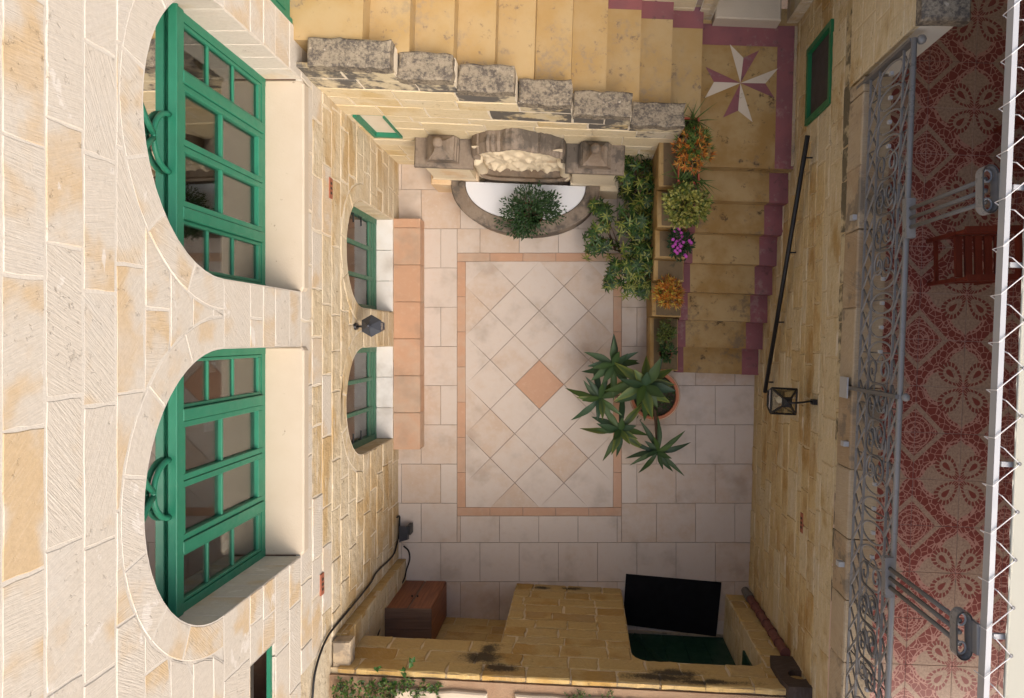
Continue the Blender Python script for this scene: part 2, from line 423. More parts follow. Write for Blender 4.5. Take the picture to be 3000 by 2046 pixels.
def cement_mat(name, a, b, worn, wear=0.4, dirt=(0.10, 0.075, 0.045, 1)):
    m = Mat(name, 0.75, 0.25); n1 = m.noise(3.1, 4, 0.6); n2 = m.noise(14, 5, 0.7); n3 = m.noise(55, 3, 0.6)
    c = m.mix(m.smooth(n1, 0.3, 0.7), a, b)
    c = m.mix(m.math('MULTIPLY', m.smooth(m.math('ADD', m.math('MULTIPLY', n2, 0.55), m.math('MULTIPLY', m.noise(1.9, 3, 0.6), 0.5)), 0.56, 0.70), wear), c, worn)
    c = m.mix(m.math('MULTIPLY', m.smooth(m.noise(7, 6, 0.72), 0.58, 0.68), wear), c, dirt)
    m.col(c); m.bump(m.math('ADD', n2, m.math('MULTIPLY', n3, 0.4)), 0.35, 0.006); return m
M_OCHRE = cement_mat('ochre_painted_cement', (0.355, 0.232, 0.092, 1), (0.39, 0.28, 0.14, 1), (0.28, 0.212, 0.132, 1), 0.95, (0.20, 0.14, 0.085, 1))
M_OCHRE_W = cement_mat('worn_ochre_cement', (0.275, 0.16, 0.05, 1), (0.37, 0.255, 0.115, 1), (0.18, 0.125, 0.07, 1), 1.0, (0.085, 0.052, 0.025, 1))
M_PURPLE = cement_mat('plum_painted_border', (0.235, 0.085, 0.088, 1), (0.185, 0.075, 0.082, 1), (0.28, 0.19, 0.165, 1), 0.7, (0.085, 0.045, 0.045, 1))
M_WHITEP = cement_mat('worn_white_paint', (0.55, 0.47, 0.37, 1), (0.50, 0.42, 0.32, 1), (0.36, 0.28, 0.18, 1), 0.5)
def paint(name, c, rough=0.4, var=0.15, spec=0.4):
    m = Mat(name, rough, spec); n = m.noise(7, 4, 0.6)
    d = tuple(x * (1 - var) for x in c[:3]) + (1,); cc = m.mix(n, c, d); cc = m.mix(m.math('MULTIPLY', m.smooth(m.noise(23, 5, 0.7), 0.6, 0.72), 0.25), cc, tuple(min(1, x * 0.6 + 0.10) for x in c[:3]) + (1,)) if max(c[:3]) > 0.05 else cc
    m.col(cc); m.rough(m.lin(m.noise(11, 4, 0.6), 0.3, 0.7, rough - 0.08, min(1, rough + 0.14)))
    m.bump(m.noise(60, 3, 0.6), 0.15, 0.003); return m
M_GREEN = paint('green_gloss_paint', (0.024, 0.205, 0.115, 1), 0.42, 0.3)
M_GREEN_D = paint('dull_green_paint', (0.055, 0.17, 0.105, 1), 0.5, 0.25)
M_GREEN_K = paint('dark_green_paint', (0.008, 0.045, 0.028, 1), 0.45, 0.2)
M_BLACK = paint('black_iron', (0.012, 0.012, 0.013, 1), 0.4, 0.2)
M_RUBBER = paint('black_rubber', (0.010, 0.010, 0.012, 1), 0.85, 0.6, 0.15)
M_LANT = paint('dark_grey_lantern_metal', (0.045, 0.05, 0.062, 1), 0.38, 0.3)
M_STEEL = paint('grey_painted_steel', (0.235, 0.225, 0.215, 1), 0.3, 0.2)
M_STEEL_D = paint('dull_grey_steel', (0.15, 0.14, 0.13, 1), 0.5, 0.3)
M_WHITE = paint('white_steel', (0.38, 0.375, 0.37, 1), 0.45, 0.06)
M_BOARD = paint('white_board', (0.64, 0.645, 0.655, 1), 0.4, 0.02)
M_PAPER = paint('white_paper', (0.72, 0.72, 0.74, 1), 0.8, 0.05)
M_INK = paint('grey_ink', (0.16, 0.16, 0.22, 1), 0.8, 0.1)
M_RED = paint('dark_red_print', (0.16, 0.015, 0.015, 1), 0.7, 0.2)
M_VENT = paint('terracotta_vent', (0.36, 0.12, 0.065, 1), 0.8, 0.35)
M_POT = paint('terracotta_pot', (0.42, 0.15, 0.075, 1), 0.75, 0.3)
M_POT_P = paint('pale_clay_pot', (0.52, 0.36, 0.25, 1), 0.8, 0.25)
M_TROUGH = paint('red_plastic_trough', (0.42, 0.085, 0.04, 1), 0.5, 0.2)
M_PIPE = paint('plum_clay_pipe', (0.17, 0.06, 0.048, 1), 0.6, 0.3)
M_SOIL = plaster('dark_soil', (0.035, 0.028, 0.02, 1), (0.06, 0.045, 0.03, 1), 0.03)
M_FABRIC = paint('cream_awning_fabric', (0.43, 0.41, 0.335, 1), 0.85, 0.05, 0.1)
tlf = M_FABRIC.n('ShaderNodeBsdfTranslucent'); tlf.inputs[0].default_value = (0.62, 0.56, 0.43, 1)
mxf = M_FABRIC.n('ShaderNodeMixShader'); mxf.inputs[0].default_value = 0.08
of_ = [n for n in M_FABRIC.t.nodes if n.type == 'OUTPUT_MATERIAL'][0]
M_FABRIC.t.links.new(M_FABRIC.b.outputs[0], mxf.inputs[1]); M_FABRIC.t.links.new(tlf.outputs[0], mxf.inputs[2]); M_FABRIC.t.links.new(mxf.outputs[0], of_.inputs[0])
M_MOSS = cement_mat('mossy_cement', (0.11, 0.075, 0.038, 1), (0.15, 0.105, 0.055, 1), (0.055, 0.05, 0.02, 1), 0.7, (0.04, 0.04, 0.025, 1))
M_ROPE = paint('white_rope', (0.70, 0.66, 0.62, 1), 0.9, 0.1)
M_CABLE = paint('black_cable', (0.012, 0.011, 0.011, 1), 0.5, 0.1)
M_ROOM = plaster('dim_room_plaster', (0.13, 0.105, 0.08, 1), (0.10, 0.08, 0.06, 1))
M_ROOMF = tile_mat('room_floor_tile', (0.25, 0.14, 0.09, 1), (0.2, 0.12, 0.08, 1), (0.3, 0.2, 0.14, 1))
def wood(name, a, b, sc=(3, 60, 60), rough=0.5):
    m = Mat(name, rough, 0.3); g = m.noise(1.0, 4, 0.6, m.mapping(None, sc), 0.4)
    c = m.mix(m.smooth(g, 0.3, 0.7), a, b); c = m.mix(m.math('MULTIPLY', m.rnd, 0.35), c, b)
    m.col(c); m.bump(g, 0.25, 0.004); return m
M_WOOD_V = wood('brown_cabinet_wood', (0.30, 0.115, 0.05, 1), (0.18, 0.065, 0.03, 1), (50, 50, 3))
M_WOOD_T = wood('dull_cabinet_top', (0.17, 0.105, 0.075, 1), (0.11, 0.065, 0.045, 1), (3, 50, 50))
M_WOOD_R = wood('red_chair_wood', (0.20, 0.034, 0.015, 1), (0.135, 0.022, 0.011, 1), (30, 4, 30))
def glass_mat(name, tint=(0.72, 0.74, 0.72, 1), refl=0.05):
    m = bpy.data.materials.new(name); m.use_nodes = True; t = m.node_tree; t.nodes.clear()
    o = t.nodes.new('ShaderNodeOutputMaterial'); mx = t.nodes.new('ShaderNodeMixShader'); tr = t.nodes.new('ShaderNodeBsdfTransparent'); gl = t.nodes.new('ShaderNodeBsdfGlossy')
    lw = t.nodes.new('ShaderNodeLayerWeight'); lw.inputs[0].default_value = 0.35
    mr = t.nodes.new('ShaderNodeMapRange'); mr.inputs[3].default_value = refl; mr.inputs[4].default_value = 0.85
    tr.inputs[0].default_value = tint; gl.inputs[1].default_value = 0.015; gl.inputs[0].default_value = (0.95, 0.95, 0.95, 1)
    t.links.new(lw.outputs['Fresnel'], mr.inputs[0]); t.links.new(mr.outputs[0], mx.inputs[0]); t.links.new(tr.outputs[0], mx.inputs[1]); t.links.new(gl.outputs[0], mx.inputs[2]); t.links.new(mx.outputs[0], o.inputs[0])
    return m
M_GLASS = glass_mat('window_glass')
M_DPANE = paint('dark_opaque_pane', (0.10, 0.085, 0.07, 1), 0.3, 0.3)  # opaque dark colour stands in for clear glass over a dim interior
M_GLASS_L = glass_mat('lantern_glass', (0.75, 0.75, 0.66, 1), 0.12)
def leaf_mat(name, rough=0.45, trans=0.25):
    m = Mat(name, rough, 0.35)
    a = m.n('ShaderNodeVertexColor'); a.layer_name = 'Col'
    c = m.mix(m.math('MULTIPLY', m.noise(30, 3, 0.6), 0.35), a.outputs[0], m.mix(0.5, a.outputs[0], (0.01, 0.02, 0.005, 1)))
    m.col(c)
    tl = m.n('ShaderNodeBsdfTranslucent'); m.t.links.new(c, tl.inputs[0])
    mx = m.n('ShaderNodeMixShader'); mx.inputs[0].default_value = trans
    out = [n for n in m.t.nodes if n.type == 'OUTPUT_MATERIAL'][0]
    m.t.links.new(m.b.outputs[0], mx.inputs[1]); m.t.links.new(tl.outputs[0], mx.inputs[2]); m.t.links.new(mx.outputs[0], out.inputs[0])
    return m
M_LEAF = leaf_mat('leaf')
M_AGAVE = leaf_mat('agave_leaf', 0.5, 0.12)
M_PETAL = leaf_mat('petal', 0.6, 0.3)
M_STEM = paint('brown_stem', (0.16, 0.10, 0.065, 1), 0.8, 0.3)
M_STEM_P = paint('pale_stem', (0.36, 0.25, 0.17, 1), 0.8, 0.3)

def terrace_tile_mat(ang, cx, cy, p):
    """printed mosaic: four-petal flower at one tile corner, concentric diamond at the opposite corner"""
    m = Mat('red_mosaic_print_tile', 0.35, 0.4)
    v = m.vrot(m.mapping(None, (1, 1, 1), (0, 0, 0), (-cx, -cy, 0)), (0, 0, 1), -ang)
    x, y, _ = m.sep(v)
    u = m.math('PINGPONG', m.math('DIVIDE', x, p), 1.0); w = m.math('PINGPONG', m.math('DIVIDE', y, p), 1.0)
    def lobe(a, b):
        dy_ = m.math('SUBTRACT', b, 0.45)
        circ = m.math('DIVIDE', m.math('SQRT', m.math('ADD', m.math('MULTIPLY', a, a), m.math('MULTIPLY', dy_, dy_))), 0.345)
        tip = m.math('ADD', m.math('DIVIDE', a, 0.30), m.math('DIVIDE', m.math('MAXIMUM', m.math('SUBTRACT', b, 0.55), 0.0), 0.33))
        tip = m.math('ADD', tip, m.math('MULTIPLY', m.math('LESS_THAN', b, 0.55), 9.0))
        return m.math('MINIMUM', circ, tip)
    l = m.math('MINIMUM', lobe(u, w), lobe(w, u))
    beige = m.smooth(l, 1.0, 0.96)
    # dotted outline of the lobes
    dots = m.smooth(m.voro(1.0, 'F1', m.mapping(v, (1 / 0.021,) * 3)), 0.52, 0.44)
    P = m.math('MULTIPLY', m.math('ADD', u, w), 0.7071); Q = m.math('MULTIPLY', m.math('SUBTRACT', u, w), 0.7071)
    tp = m.math('DIVIDE', m.math('SUBTRACT', P, 0.36), 0.29); taper = m.lin(P, 0.05, 0.62, 0.10, 0.25)
    tq = m.math('DIVIDE', Q, taper)
    e = m.math('SQRT', m.math('ADD', m.math('MULTIPLY', tp, tp), m.math('MULTIPLY', tq, tq)))
    inpet = m.smooth(e, 1.02, 0.98)
    dash = m.smooth(m.math('SINE', m.math('MULTIPLY', m.math('ARCTAN2', tq, tp), 17.0)), -0.75, -0.45)
    ring = m.math('MULTIPLY', m.smooth(m.math('ABSOLUTE', m.math('SUBTRACT', e, 0.90)), 0.20, 0.15), dash)
    lring = m.math('MULTIPLY', m.smooth(m.math('ABSOLUTE', m.math('SUBTRACT', l, 1.07)), 0.09, 0.06), dots)
    sp = m.math('DIVIDE', m.math('SUBTRACT', P, 0.40), 0.12); sq_ = m.math('DIVIDE', Q, m.lin(P, 0.28, 0.52, 0.02, 0.085))
    seed = m.smooth(m.math('ADD', m.math('MULTIPLY', sp, sp), m.math('MULTIPLY', sq_, sq_)), 1.0, 0.8)
    ui = m.math('SUBTRACT', 1.0, u); wi = m.math('SUBTRACT', 1.0, w)
    d = m.math('ADD', ui, wi); rr = m.math('SQRT', m.math('ADD', m.math('MULTIPLY', ui, ui), m.math('MULTIPLY', wi, wi)))
    band = m.smooth(m.math('ABSOLUTE', m.math('SUBTRACT', d, 0.585)), 0.075, 0.06)
    inside = m.smooth(d, 0.53, 0.51)
    conc = m.smooth(m.math('ABSOLUTE', m.math('SUBTRACT', m.math('FRACT', m.math('MULTIPLY', rr, 9.0)), 0.5)), 0.36, 0.42)
    crack = m.smooth(m.voro(1.0, 'DISTANCE_TO_EDGE', m.mapping(v, (1 / 0.045,) * 3)), 0.065, 0.03)
    crack2 = m.smooth(m.voro(1.0, 'DISTANCE_TO_EDGE', m.mapping(v, (1 / 0.034,) * 3)), 0.07, 0.03)
    lines = m.math('MAXIMUM', m.math('MULTIPLY', crack, m.math('SUBTRACT', 1.0, inside)), m.math('MULTIPLY', inside, m.math('MAXIMUM', conc, crack2)))
    red = m.mix(m.noise(18, 4, 0.6), (0.225, 0.046, 0.034, 1), (0.165, 0.033, 0.026, 1))
    bei = m.mix(m.smooth(m.noise(60, 4, 0.7), 0.35, 0.65), (0.40, 0.27, 0.19, 1), (0.28, 0.18, 0.125, 1))
    lin = (0.42, 0.215, 0.165, 1)
    c = m.mix(lines, red, lin)
    c = m.mix(m.math('MAXIMUM', m.smooth(m.math('ABSOLUTE', m.math('SUBTRACT', l, 1.08)), 0.16, 0.13), 0.0), c, lin)
    c = m.mix(lring, c, red)
    c = m.mix(beige, c, bei)
    c = m.mix(band, c, bei)
    c = m.mix(inpet, c, bei)
    c = m.mix(m.math('MAXIMUM', ring, seed), c, red)
    m.col(c)
    m.bump(m.noise(30, 2, 0.5), 0.08, 0.003)
    return m
# ------------------------------------------------------------------ ground and courtyard floor
g = MB(); g.quad((-150, -150, -0.06), (150, -150, -0.06), (150, 150, -0.06), (-150, 150, -0.06))
add('ground', g, M_EARTH, kind='structure')
fb = MB(); fb.box((-2.35, -3.75, -0.05), (2.3, 2.3, 0.0))
FLOOR = add('floor', fb, M_GROUT, kind='structure')
PX0, PX1, PY0, PY1 = -1.425, 0.453, -2.034, 0.967      # framed panel of diagonal tiles
BW = 0.098
def floor_tile(poly, mat, z=0.010, gap=0.0022):
    if area2(poly) < 0: poly = poly[::-1]
    if area2(poly) < 0.002: return
    q = inset(poly, gap); mb = MB(); mb.prism(q, -0.01, z + random.uniform(-0.0006, 0.0006), 0.0018)
    add('tile', mb, mat, FLOOR)
T = 0.4475
FX0, FX1, FY0, FY1 = -2.13, 2.02, -3.42, 2.05
row0 = -2.336
k0 = int(math.floor((FY0 - row0) / T)); k1 = int(math.ceil((FY1 - row0) / T))
for k in range(k0, k1):
    ya, yb = max(FY0, row0 + k * T), min(FY1, row0 + (k + 1) * T)
    if yb - ya < 0.02: continue
    x = -1.611 + (0 if k % 2 else T / 2) - 3 * T
    while x < FX1:
        xa, xb = max(FX0, x), min(FX1, x + T); x += T
        if xb - xa < 0.02: continue
        ov = xa < PX1 and xb > PX0 and ya < PY1 and yb > PY0
        rects = [(xa, xb, ya, yb)]
        if ov:
            rects = []
            if xa < PX0: rects.append((xa, PX0, ya, yb))
            if xb > PX1: rects.append((PX1, xb, ya, yb))
            m0, m1 = max(xa, PX0), min(xb, PX1)
            if ya < PY0: rects.append((m0, m1, ya, PY0))
            if yb > PY1: rects.append((m0, m1, PY1, yb))
        for a, b, c, d in rects:
            if b - a > 0.015 and d - c > 0.015:
                floor_tile([(a, c), (b, c), (b, d), (a, d)], M_TILE)
def strip(a, b, c, d, along_x):
    L = (b - a) if along_x else (d - c); n = max(1, round(L / 0.40))
    for i in range(n):
        if along_x: floor_tile([(a + L * i / n, c), (a + L * (i + 1) / n, c), (a + L * (i + 1) / n, d), (a + L * i / n, d)], M_TERRA)
        else: floor_tile([(a, c + L * i / n), (b, c + L * i / n), (b, c + L * (i + 1) / n), (a, c + L * (i + 1) / n)], M_TERRA)
strip(PX0, PX1, PY0, PY0 + BW, True); strip(PX0, PX1, PY1 - BW, PY1, True)
strip(PX0, PX0 + BW, PY0 + BW, PY1 - BW, False); strip(PX1 - BW, PX1, PY0 + BW, PY1 - BW, False)
ix0, ix1, iy0, iy1 = PX0 + BW, PX1 - BW, PY0 + BW, PY1 - BW
dx, dy = (ix1 - ix0) / 3, (iy1 - iy0) / 5
cx0, cy0 = (ix0 + ix1) / 2, (iy0 + iy1) / 2
for i in range(-4, 5):
    for j in range(-6, 7):
        if (i + j) % 2: continue
        cx, cy = cx0 + i * dx / 2, cy0 + j * dy / 2
        p = [(cx + dx / 2, cy), (cx, cy + dy / 2), (cx - dx / 2, cy), (cx, cy - dy / 2)]
        for h in ((1, 0, ix1), (-1, 0, -ix0), (0, 1, iy1), (0, -1, -iy0)):
            p = clip_half(p, *h)
            if len(p) < 3: break
        if len(p) >= 3: floor_tile(p, M_TERRA if (i == 0 and j == 0) else M_TILE, 0.0105, 0.0026)

# ------------------------------------------------------------------ the house on the left
XW = -2.094
HOUSE = empty('limestone_house', (XW, 0, 0), 'pale limestone house front with arched green windows on two storeys', 'building')
frH = Frame((XW, 0, 0), (0, 1, 0), (1, 0, 0))
W1, W2 = 1.135, -0.845               # centres of the upper windows
UP = [Opening(W1, 0.79, 2.92, 4.10, True, 0.185), Opening(W2, 0.78, 2.92, 4.10, True, 0.185)]
G1, G2 = 0.797, -0.605
GR = [Opening(G1, 0.51, 0.26, 1.35, True, 0.16), Opening(G2, 0.51, 0.26, 1.35, True, 0.16)]
SM = [Opening(-2.44, 0.36, 3.38, 3.76, False)]
zsH = zlist(0, 2.92, 0.225, (0.26, 1.35)) + zlist(2.92, 6.4, 0.2235, (4.10,))[1:]
zsH2 = sorted(set(zsH) - {min(zsH, key=lambda z: abs(z - 3.38)), min(zsH, key=lambda z: abs(z - 3.76))} | {3.38, 3.76})
def m_house(s, z, rng):
    if z > 2.75: return M_LIME
    if z > 2.2 and rng.random() < 0.45: return M_LIME
    return M_LIME_OLD
HS = 2.27
build_wall(HOUSE, frH, -2.52, HS, [z for z in zsH if z <= 2.92 + 1e-6], GR, m_house, M_MORTAR_C, (0.30, 0.60), 3, 0.006, 0.007, (-0.003, 0.006), mort_d=-0.004, step=0.09)
build_wall(HOUSE, frH, -3.0, HS, [z for z in zsH2 if z >= 2.92 - 1e-6], UP + SM, m_house, M_MORTAR, (0.40, 0.66), 5, 0.0045, 0.0038, (-0.002, 0.002), mort_d=-0.0025, step=0.1)
mb = MB()
for a in ((-6.0, -2.52, 0.0, 2.92), (-6.0, -3.0, 2.92, 6.4), (-6.0, HS, 6.4, 7.3)):
    mb.quad(frH.p(a[0], a[2], -0.005), frH.p(a[1], a[2], -0.005), frH.p(a[1], a[3], -0.005), frH.p(a[0], a[3], -0.005))
mb.box((XW - 0.5, -6, 7.3), (XW + 0.06, HS, 7.4))
add('plain_wall', mb, M_LIME_OLD, HOUSE)

# lime backing behind the arch rings
bk = MB()
for o in UP + GR:
    if o in UP: dd = -0.004 - 0.002 * UP.index(o)
    else: dd = -0.006 - 0.002 * GR.index(o)
    A = [(o.sc + (o.ro - 0.03) * math.cos(math.pi * k / 32), o.zs + (o.ro - 0.03) * math.sin(math.pi * k / 32)) for k in range(33)]
    B = [(o.sc + (o.ro + 0.16) * math.cos(math.pi * k / 32), o.zs + (o.ro + 0.16) * math.sin(math.pi * k / 32)) for k in range(33)]
    for k in range(32):
        q = [A[k], B[k], B[k + 1], A[k + 1]]
        if any(abs(p[0] - o2.sc) < o2.hw and o2.z0 < p[1] < o2.zs + math.sqrt(max(0, o2.hw ** 2 - (p[0] - o2.sc) ** 2)) for p in q for o2 in UP + GR if o2 is not o): continue
        bk.quad(*[frH.p(s, z, dd - 0.0005) for s, z in q])
add('mortar', bk, M_MORTAR, HOUSE, recalc=False, kind='stuff')
def reveal(op, depth, mat, parent, zs):
    # jamb stones, course by course, then the curved soffit
    for side in (-1, 1):
        fr = Frame((XW, op.sc + side * op.hw, 0), (-1, 0, 0), (0, -side, 0))
        lv = [op.z0] + [z for z in zs if op.z0 + 0.02 < z < op.zs - 0.02] + [op.zs]
        bk = MB().quad(fr.p(0, op.z0, -0.004), fr.p(depth, op.z0, -0.004), fr.p(depth, op.zs, -0.004), fr.p(0, op.zs, -0.004))
        add('mortar', bk, M_MORTAR, parent)
        for i in range(len(lv) - 1):
            stone(fr, [(0.0, lv[i]), (depth, lv[i]), (depth, lv[i + 1]), (0.0, lv[i + 1])], mat, parent, 0.003, 0.0015, 0.0, step=9)
    if op.arch:
        mb = MB(); r0 = []; r1 = []
        for k in range(25):
            t = math.pi * k / 24
            y, z = op.sc + op.hw * math.cos(t), op.zs + op.hw * math.sin(t)
            r0.append((XW - 0.002, y, z)); r1.append((XW - depth, y, z))
        mb.rings([r0, r1], False, False, False); add('arch_soffit', mb, mat, parent, smooth=True)
    else:
        mb = MB().quad((XW, op.sc - op.hw, op.zs), (XW, op.sc + op.hw, op.zs), (XW - depth, op.sc + op.hw, op.zs), (XW - depth, op.sc - op.hw, op.zs)); add('lintel_soffit', mb, mat, parent)
for o in UP: reveal(o, 0.33, M_LIME, HOUSE, zsH)
for o in GR: reveal(o, 0.24, M_LIME_OLD, HOUSE, zsH)
for o in SM: reveal(o, 0.2, M_LIME, HOUSE, zsH2)

def bar(name, a, b, mat, parent, bev=0.004):
    """a planed timber bar from corner a to corner b with softened edges"""
    mb = MB(); x0, y0, z0 = (min(a[i], b[i]) for i in range(3)); x1, y1, z1 = (max(a[i], b[i]) for i in range(3))
    e = min(bev, (x1 - x0) / 3, (y1 - y0) / 3, (z1 - z0) / 3)
    me_rings = []
    for x, k in ((x0, e), (x0 + e, 0), (x1 - e, 0), (x1, e)):
        me_rings.append([(x, y0 + k, z0 + k), (x, y1 - k, z0 + k), (x, y1 - k, z1 - k), (x, y0 + k, z1 - k)])
    mb.rings(me_rings); return add(name, mb, mat, parent)
XF = XW - 0.262                 # face of the upper frames
def upper_window(op, tag):
    mb = MB(); y0, y1 = op.sc - op.hw, op.sc + op.hw
    # fixed frame: jambs, sill rail, arched head as one mesh (the part), everything else hangs on it
    for a, b in ((y0, y0 + 0.055), (y1 - 0.055, y1)): mb.box((XF - 0.07, a, 2.925), (XF, b, 4.10))
    mb.box((XF - 0.07, y0 + 0.055, 2.925), (XF - 0.002, y1 - 0.055, 2.985))
    ro, ri = op.hw, op.hw - 0.028
    def arc(r, x): return [(x, op.sc + r * math.cos(math.pi * k / 28), 4.10 + r * math.sin(math.pi * k / 28)) for k in range(29)]
    mb.rings([arc(ro, XF), arc(ri, XF), arc(ri, XF - 0.07)], False, False, False)
    W = add('window', mb, M_GREEN, HOUSE, label='tall arched green window with side lights, ' + tag)
    bar('transom', (XF - 0.06, y0, 4.085), (XF + 0.018, y1, 4.165), M_GREEN, W)
    bar('transom_moulding', (XF - 0.02, y0, 4.165), (XF + 0.032, y1, 4.185), M_GREEN, W)
    bar('transom_moulding', (XF, y0, 4.068), (XF + 0.012, y1, 4.084), M_GREEN, W)
    sw = 0.335
    ya, yb = y0 + 0.055 + sw, y1 - 0.055 - sw
    for y in (ya, yb): bar('mullion', (XF - 0.05, y - 0.035, 2.985), (XF + 0.02, y + 0.035, 4.085), M_GREEN, W)
    cells = []
    for a, b, nm in ((y0 + 0.055, ya - 0.035, 's'), (yb + 0.035, y1 - 0.055, 's'), (ya + 0.035, op.sc, 'd'), (op.sc, yb - 0.035, 'd')):
        f = 0.024 if nm == 's' else 0.040
        d0 = XF - 0.045; d1 = XF - 0.004 if nm == 's' else XF + 0.008
        e = 0.0025
        bar('stile', (d0, a + e, 2.988), (d1, a + f, 4.083), M_GREEN, W); bar('stile', (d0, b - f, 2.988), (d1, b - e, 4.083), M_GREEN, W)
        bar('rail', (d0, a + f, 2.988), (d1 - 0.002, b - f, 3.06 if nm == 'd' else 3.035), M_GREEN, W); bar('rail', (d0, a + f, 4.04), (d1 - 0.002, b - f, 4.083), M_GREEN, W)
        zb = [3.58] if nm == 'd' else [3.40, 3.74]
        lo = 3.06 if nm == 'd' else 3.035
        for z in zb: bar('glazing_bar', (d0 + 0.008, a + f, z - 0.011), (d1 - 0.008, b - f, z + 0.011), M_GREEN, W)
        zz = [lo] + zb + [4.04]
        for i in range(len(zz) - 1):
            p0, p1 = zz[i] + (0.014 if i else 0), zz[i + 1] - (0.014 if i < len(zz) - 2 else 0)
            pm = MB().box((d0 + 0.017, a + f - 0.004, p0 - 0.004), (d0 + 0.021, b - f + 0.004, p1 + 0.004))
            add('pane', pm, M_GLASS, W)
    # fanlight: glass, a bow of bent timber standing on the transom, two struts to the crown
    gl = MB(); gl.quad(*[(XF - 0.03, op.sc + ri * math.cos(math.pi * k / 28), 4.166 + (ri - 0.066) * math.sin(math.pi * k / 28)) for k in range(29)])
    add('pane', gl, M_GLASS, W)
    bow = [(XF - 0.01, op.sc - 0.02 + 0.165 * math.cos(t), 4.185 + 0.155 * math.sin(t)) for t in [math.pi * k / 16 for k in range(17)]]
    add('fanlight_bow', MB().tube(bow, 0.017, 6), M_GREEN, W, smooth=True)
    for s in (-1, 1):
        pts = [(XF - 0.01, op.sc - 0.02 + s * 0.01, 4.34), (XF - 0.01, op.sc - 0.02 + s * 0.06, 4.40), (XF - 0.01, op.sc - 0.02 + s * 0.16, 4.48), (XF - 0.01, op.sc - 0.02 + s * 0.32, 4.58), (XF - 0.01, op.sc - 0.02 + s * 0.42, 4.70)]
        add('fanlight_strut', MB().tube(pts, 0.017, 6), M_GREEN, W, smooth=True)
    # plastered sill
    sl = MB(); q = [(XF - 0.06, y0 + 0.003), (XW + 0.004, y0 + 0.003), (XW + 0.022, y0 + 0.03), (XW + 0.022, y1 - 0.03), (XW + 0.004, y1 - 0.003), (XF - 0.06, y1 - 0.003)]
    sl.prism(q, 2.83, 2.924, 0.012); add('sill', sl, M_PLASTER, HOUSE)
    return W
WA = upper_window(UP[0], 'upper storey next to the stair top')
WB = upper_window(UP[1], 'upper storey above the black cable')
# notices stuck inside the panes of the second window
def notice(parent, y0, y1, z0, z1, mat, x=XF - 0.034, marks=0):
    o = add('notice', MB().box((x - 0.002, y0, z0), (x, y1, z1)), mat, parent)
    for i in range(marks):
        z = z1 - (z1 - z0) * (i + 0.7) / (marks + 0.6)
        mk = MB().box((x + 0.0002, y0 + (y1 - y0) * 0.15, z - 0.004), (x + 0.0006, y1 - (y1 - y0) * (0.2 + 0.3 * (i % 2)), z + 0.004))
        add('notice', mk, M_INK, parent)
notice(WB, -0.50, -0.37, 3.55, 3.60, M_PAPER, marks=2) if False else None
notice(WB, -0.225, -0.16, 3.60, 3.68, M_PAPER, marks=3)
notice(WB, -0.41, -0.13, 3.76, 4.03, M_RED, XF - 0.04)
notice(WB, -0.41, -0.13, 3.44, 3.70, M_RED, XF - 0.04)
notice(WB, -0.60, -0.52, 3.62, 3.74, M_PAPER, marks=2)
notice(WB, -0.51, -0.47, 3.63, 3.76, M_INK)
notice(WB, -1.43, -1.37, 3.42, 3.50, M_PAPER)

XG = XW - 0.175
def ground_window(op, tag):
    mb = MB(); y0, y1 = op.sc - op.hw, op.sc + op.hw
    for a, b in ((y0, y0 + 0.06), (y1 - 0.06, y1)): mb.box((XG - 0.06, a, 0.275), (XG, b, 1.35))
    mb.box((XG - 0.06, y0 + 0.06, 0.275), (XG - 0.002, y1 - 0.06, 0.345))
    ro, ri = op.hw, op.hw - 0.06
    arc = lambda r, x: [(x, op.sc + r * math.cos(math.pi * k / 24), 1.35 + r * math.sin(math.pi * k / 24)) for k in range(25)]
    mb.rings([arc(ro, XG), arc(ri, XG), arc(ri, XG - 0.06)], False, False, False)
    W = add('window', mb, M_GREEN_D, HOUSE, label='dull green arched window at ground level, ' + tag)
    bar('rail', (XG - 0.045, y0 + 0.06, 0.348), (XG - 0.012, y1 - 0.06, 0.41), M_GREEN_D, W)
    bar('rail', (XG - 0.045, y0 + 0.06, 0.415), (XG - 0.02, y1 - 0.06, 0.50), M_GREEN_D, W)
    for k in (-1, 1):
        y = op.sc + k * 0.16; zt = 1.35 + math.sqrt(ri ** 2 - 0.16 ** 2)
        bar('glazing_bar', (XG - 0.05, y - 0.02, 0.41), (XG - 0.01, y + 0.02, zt), M_GREEN_D, W)
    ed = [-(op.hw - 0.06), -0.18, -0.14, 0.14, 0.18, op.hw - 0.06]
    for a, b in ((ed[0], ed[1]), (ed[2], ed[3]), (ed[4], ed[5])):
        top = [(op.sc + a + (b - a) * k / 8) for k in range(9)]
        pts = [(XG - 0.035, op.sc + a, 0.5), (XG - 0.035, op.sc + b, 0.5)] + [(XG - 0.035, y, 1.35 + math.sqrt(max(0, ri ** 2 - (y - op.sc) ** 2))) for y in reversed(top)]
        add('pane', MB().quad(*pts), M_GLASS, W)
    ys = y1 - 0.085 if tag.startswith('nearer the f') else y0 + 0.085
    for z in (0.95, 1.2):
        hb = MB().tube([(XG + 0.004, ys, z), (XG + 0.03, ys, z), (XG + 0.03, ys + (-0.09 if ys > op.sc else 0.09), z)], 0.008, 5); add('hinge', hb, M_BLACK, W)
    for i in range(3):
        a = y0 + (y1 - y0) * i / 3 + (0.003 if i else 0.004); b = y0 + (y1 - y0) * (i + 1) / 3 - 0.002
        add('sill_tile', MB().prism([(XG - 0.05, a), (XW + 0.002, a), (XW + 0.002, b), (XG - 0.05, b)], 0.2, 0.272, 0.002), M_SILLT, HOUSE)
ground_window(GR[0], 'nearer the fountain')
ground_window(GR[1], 'nearer the black cable')
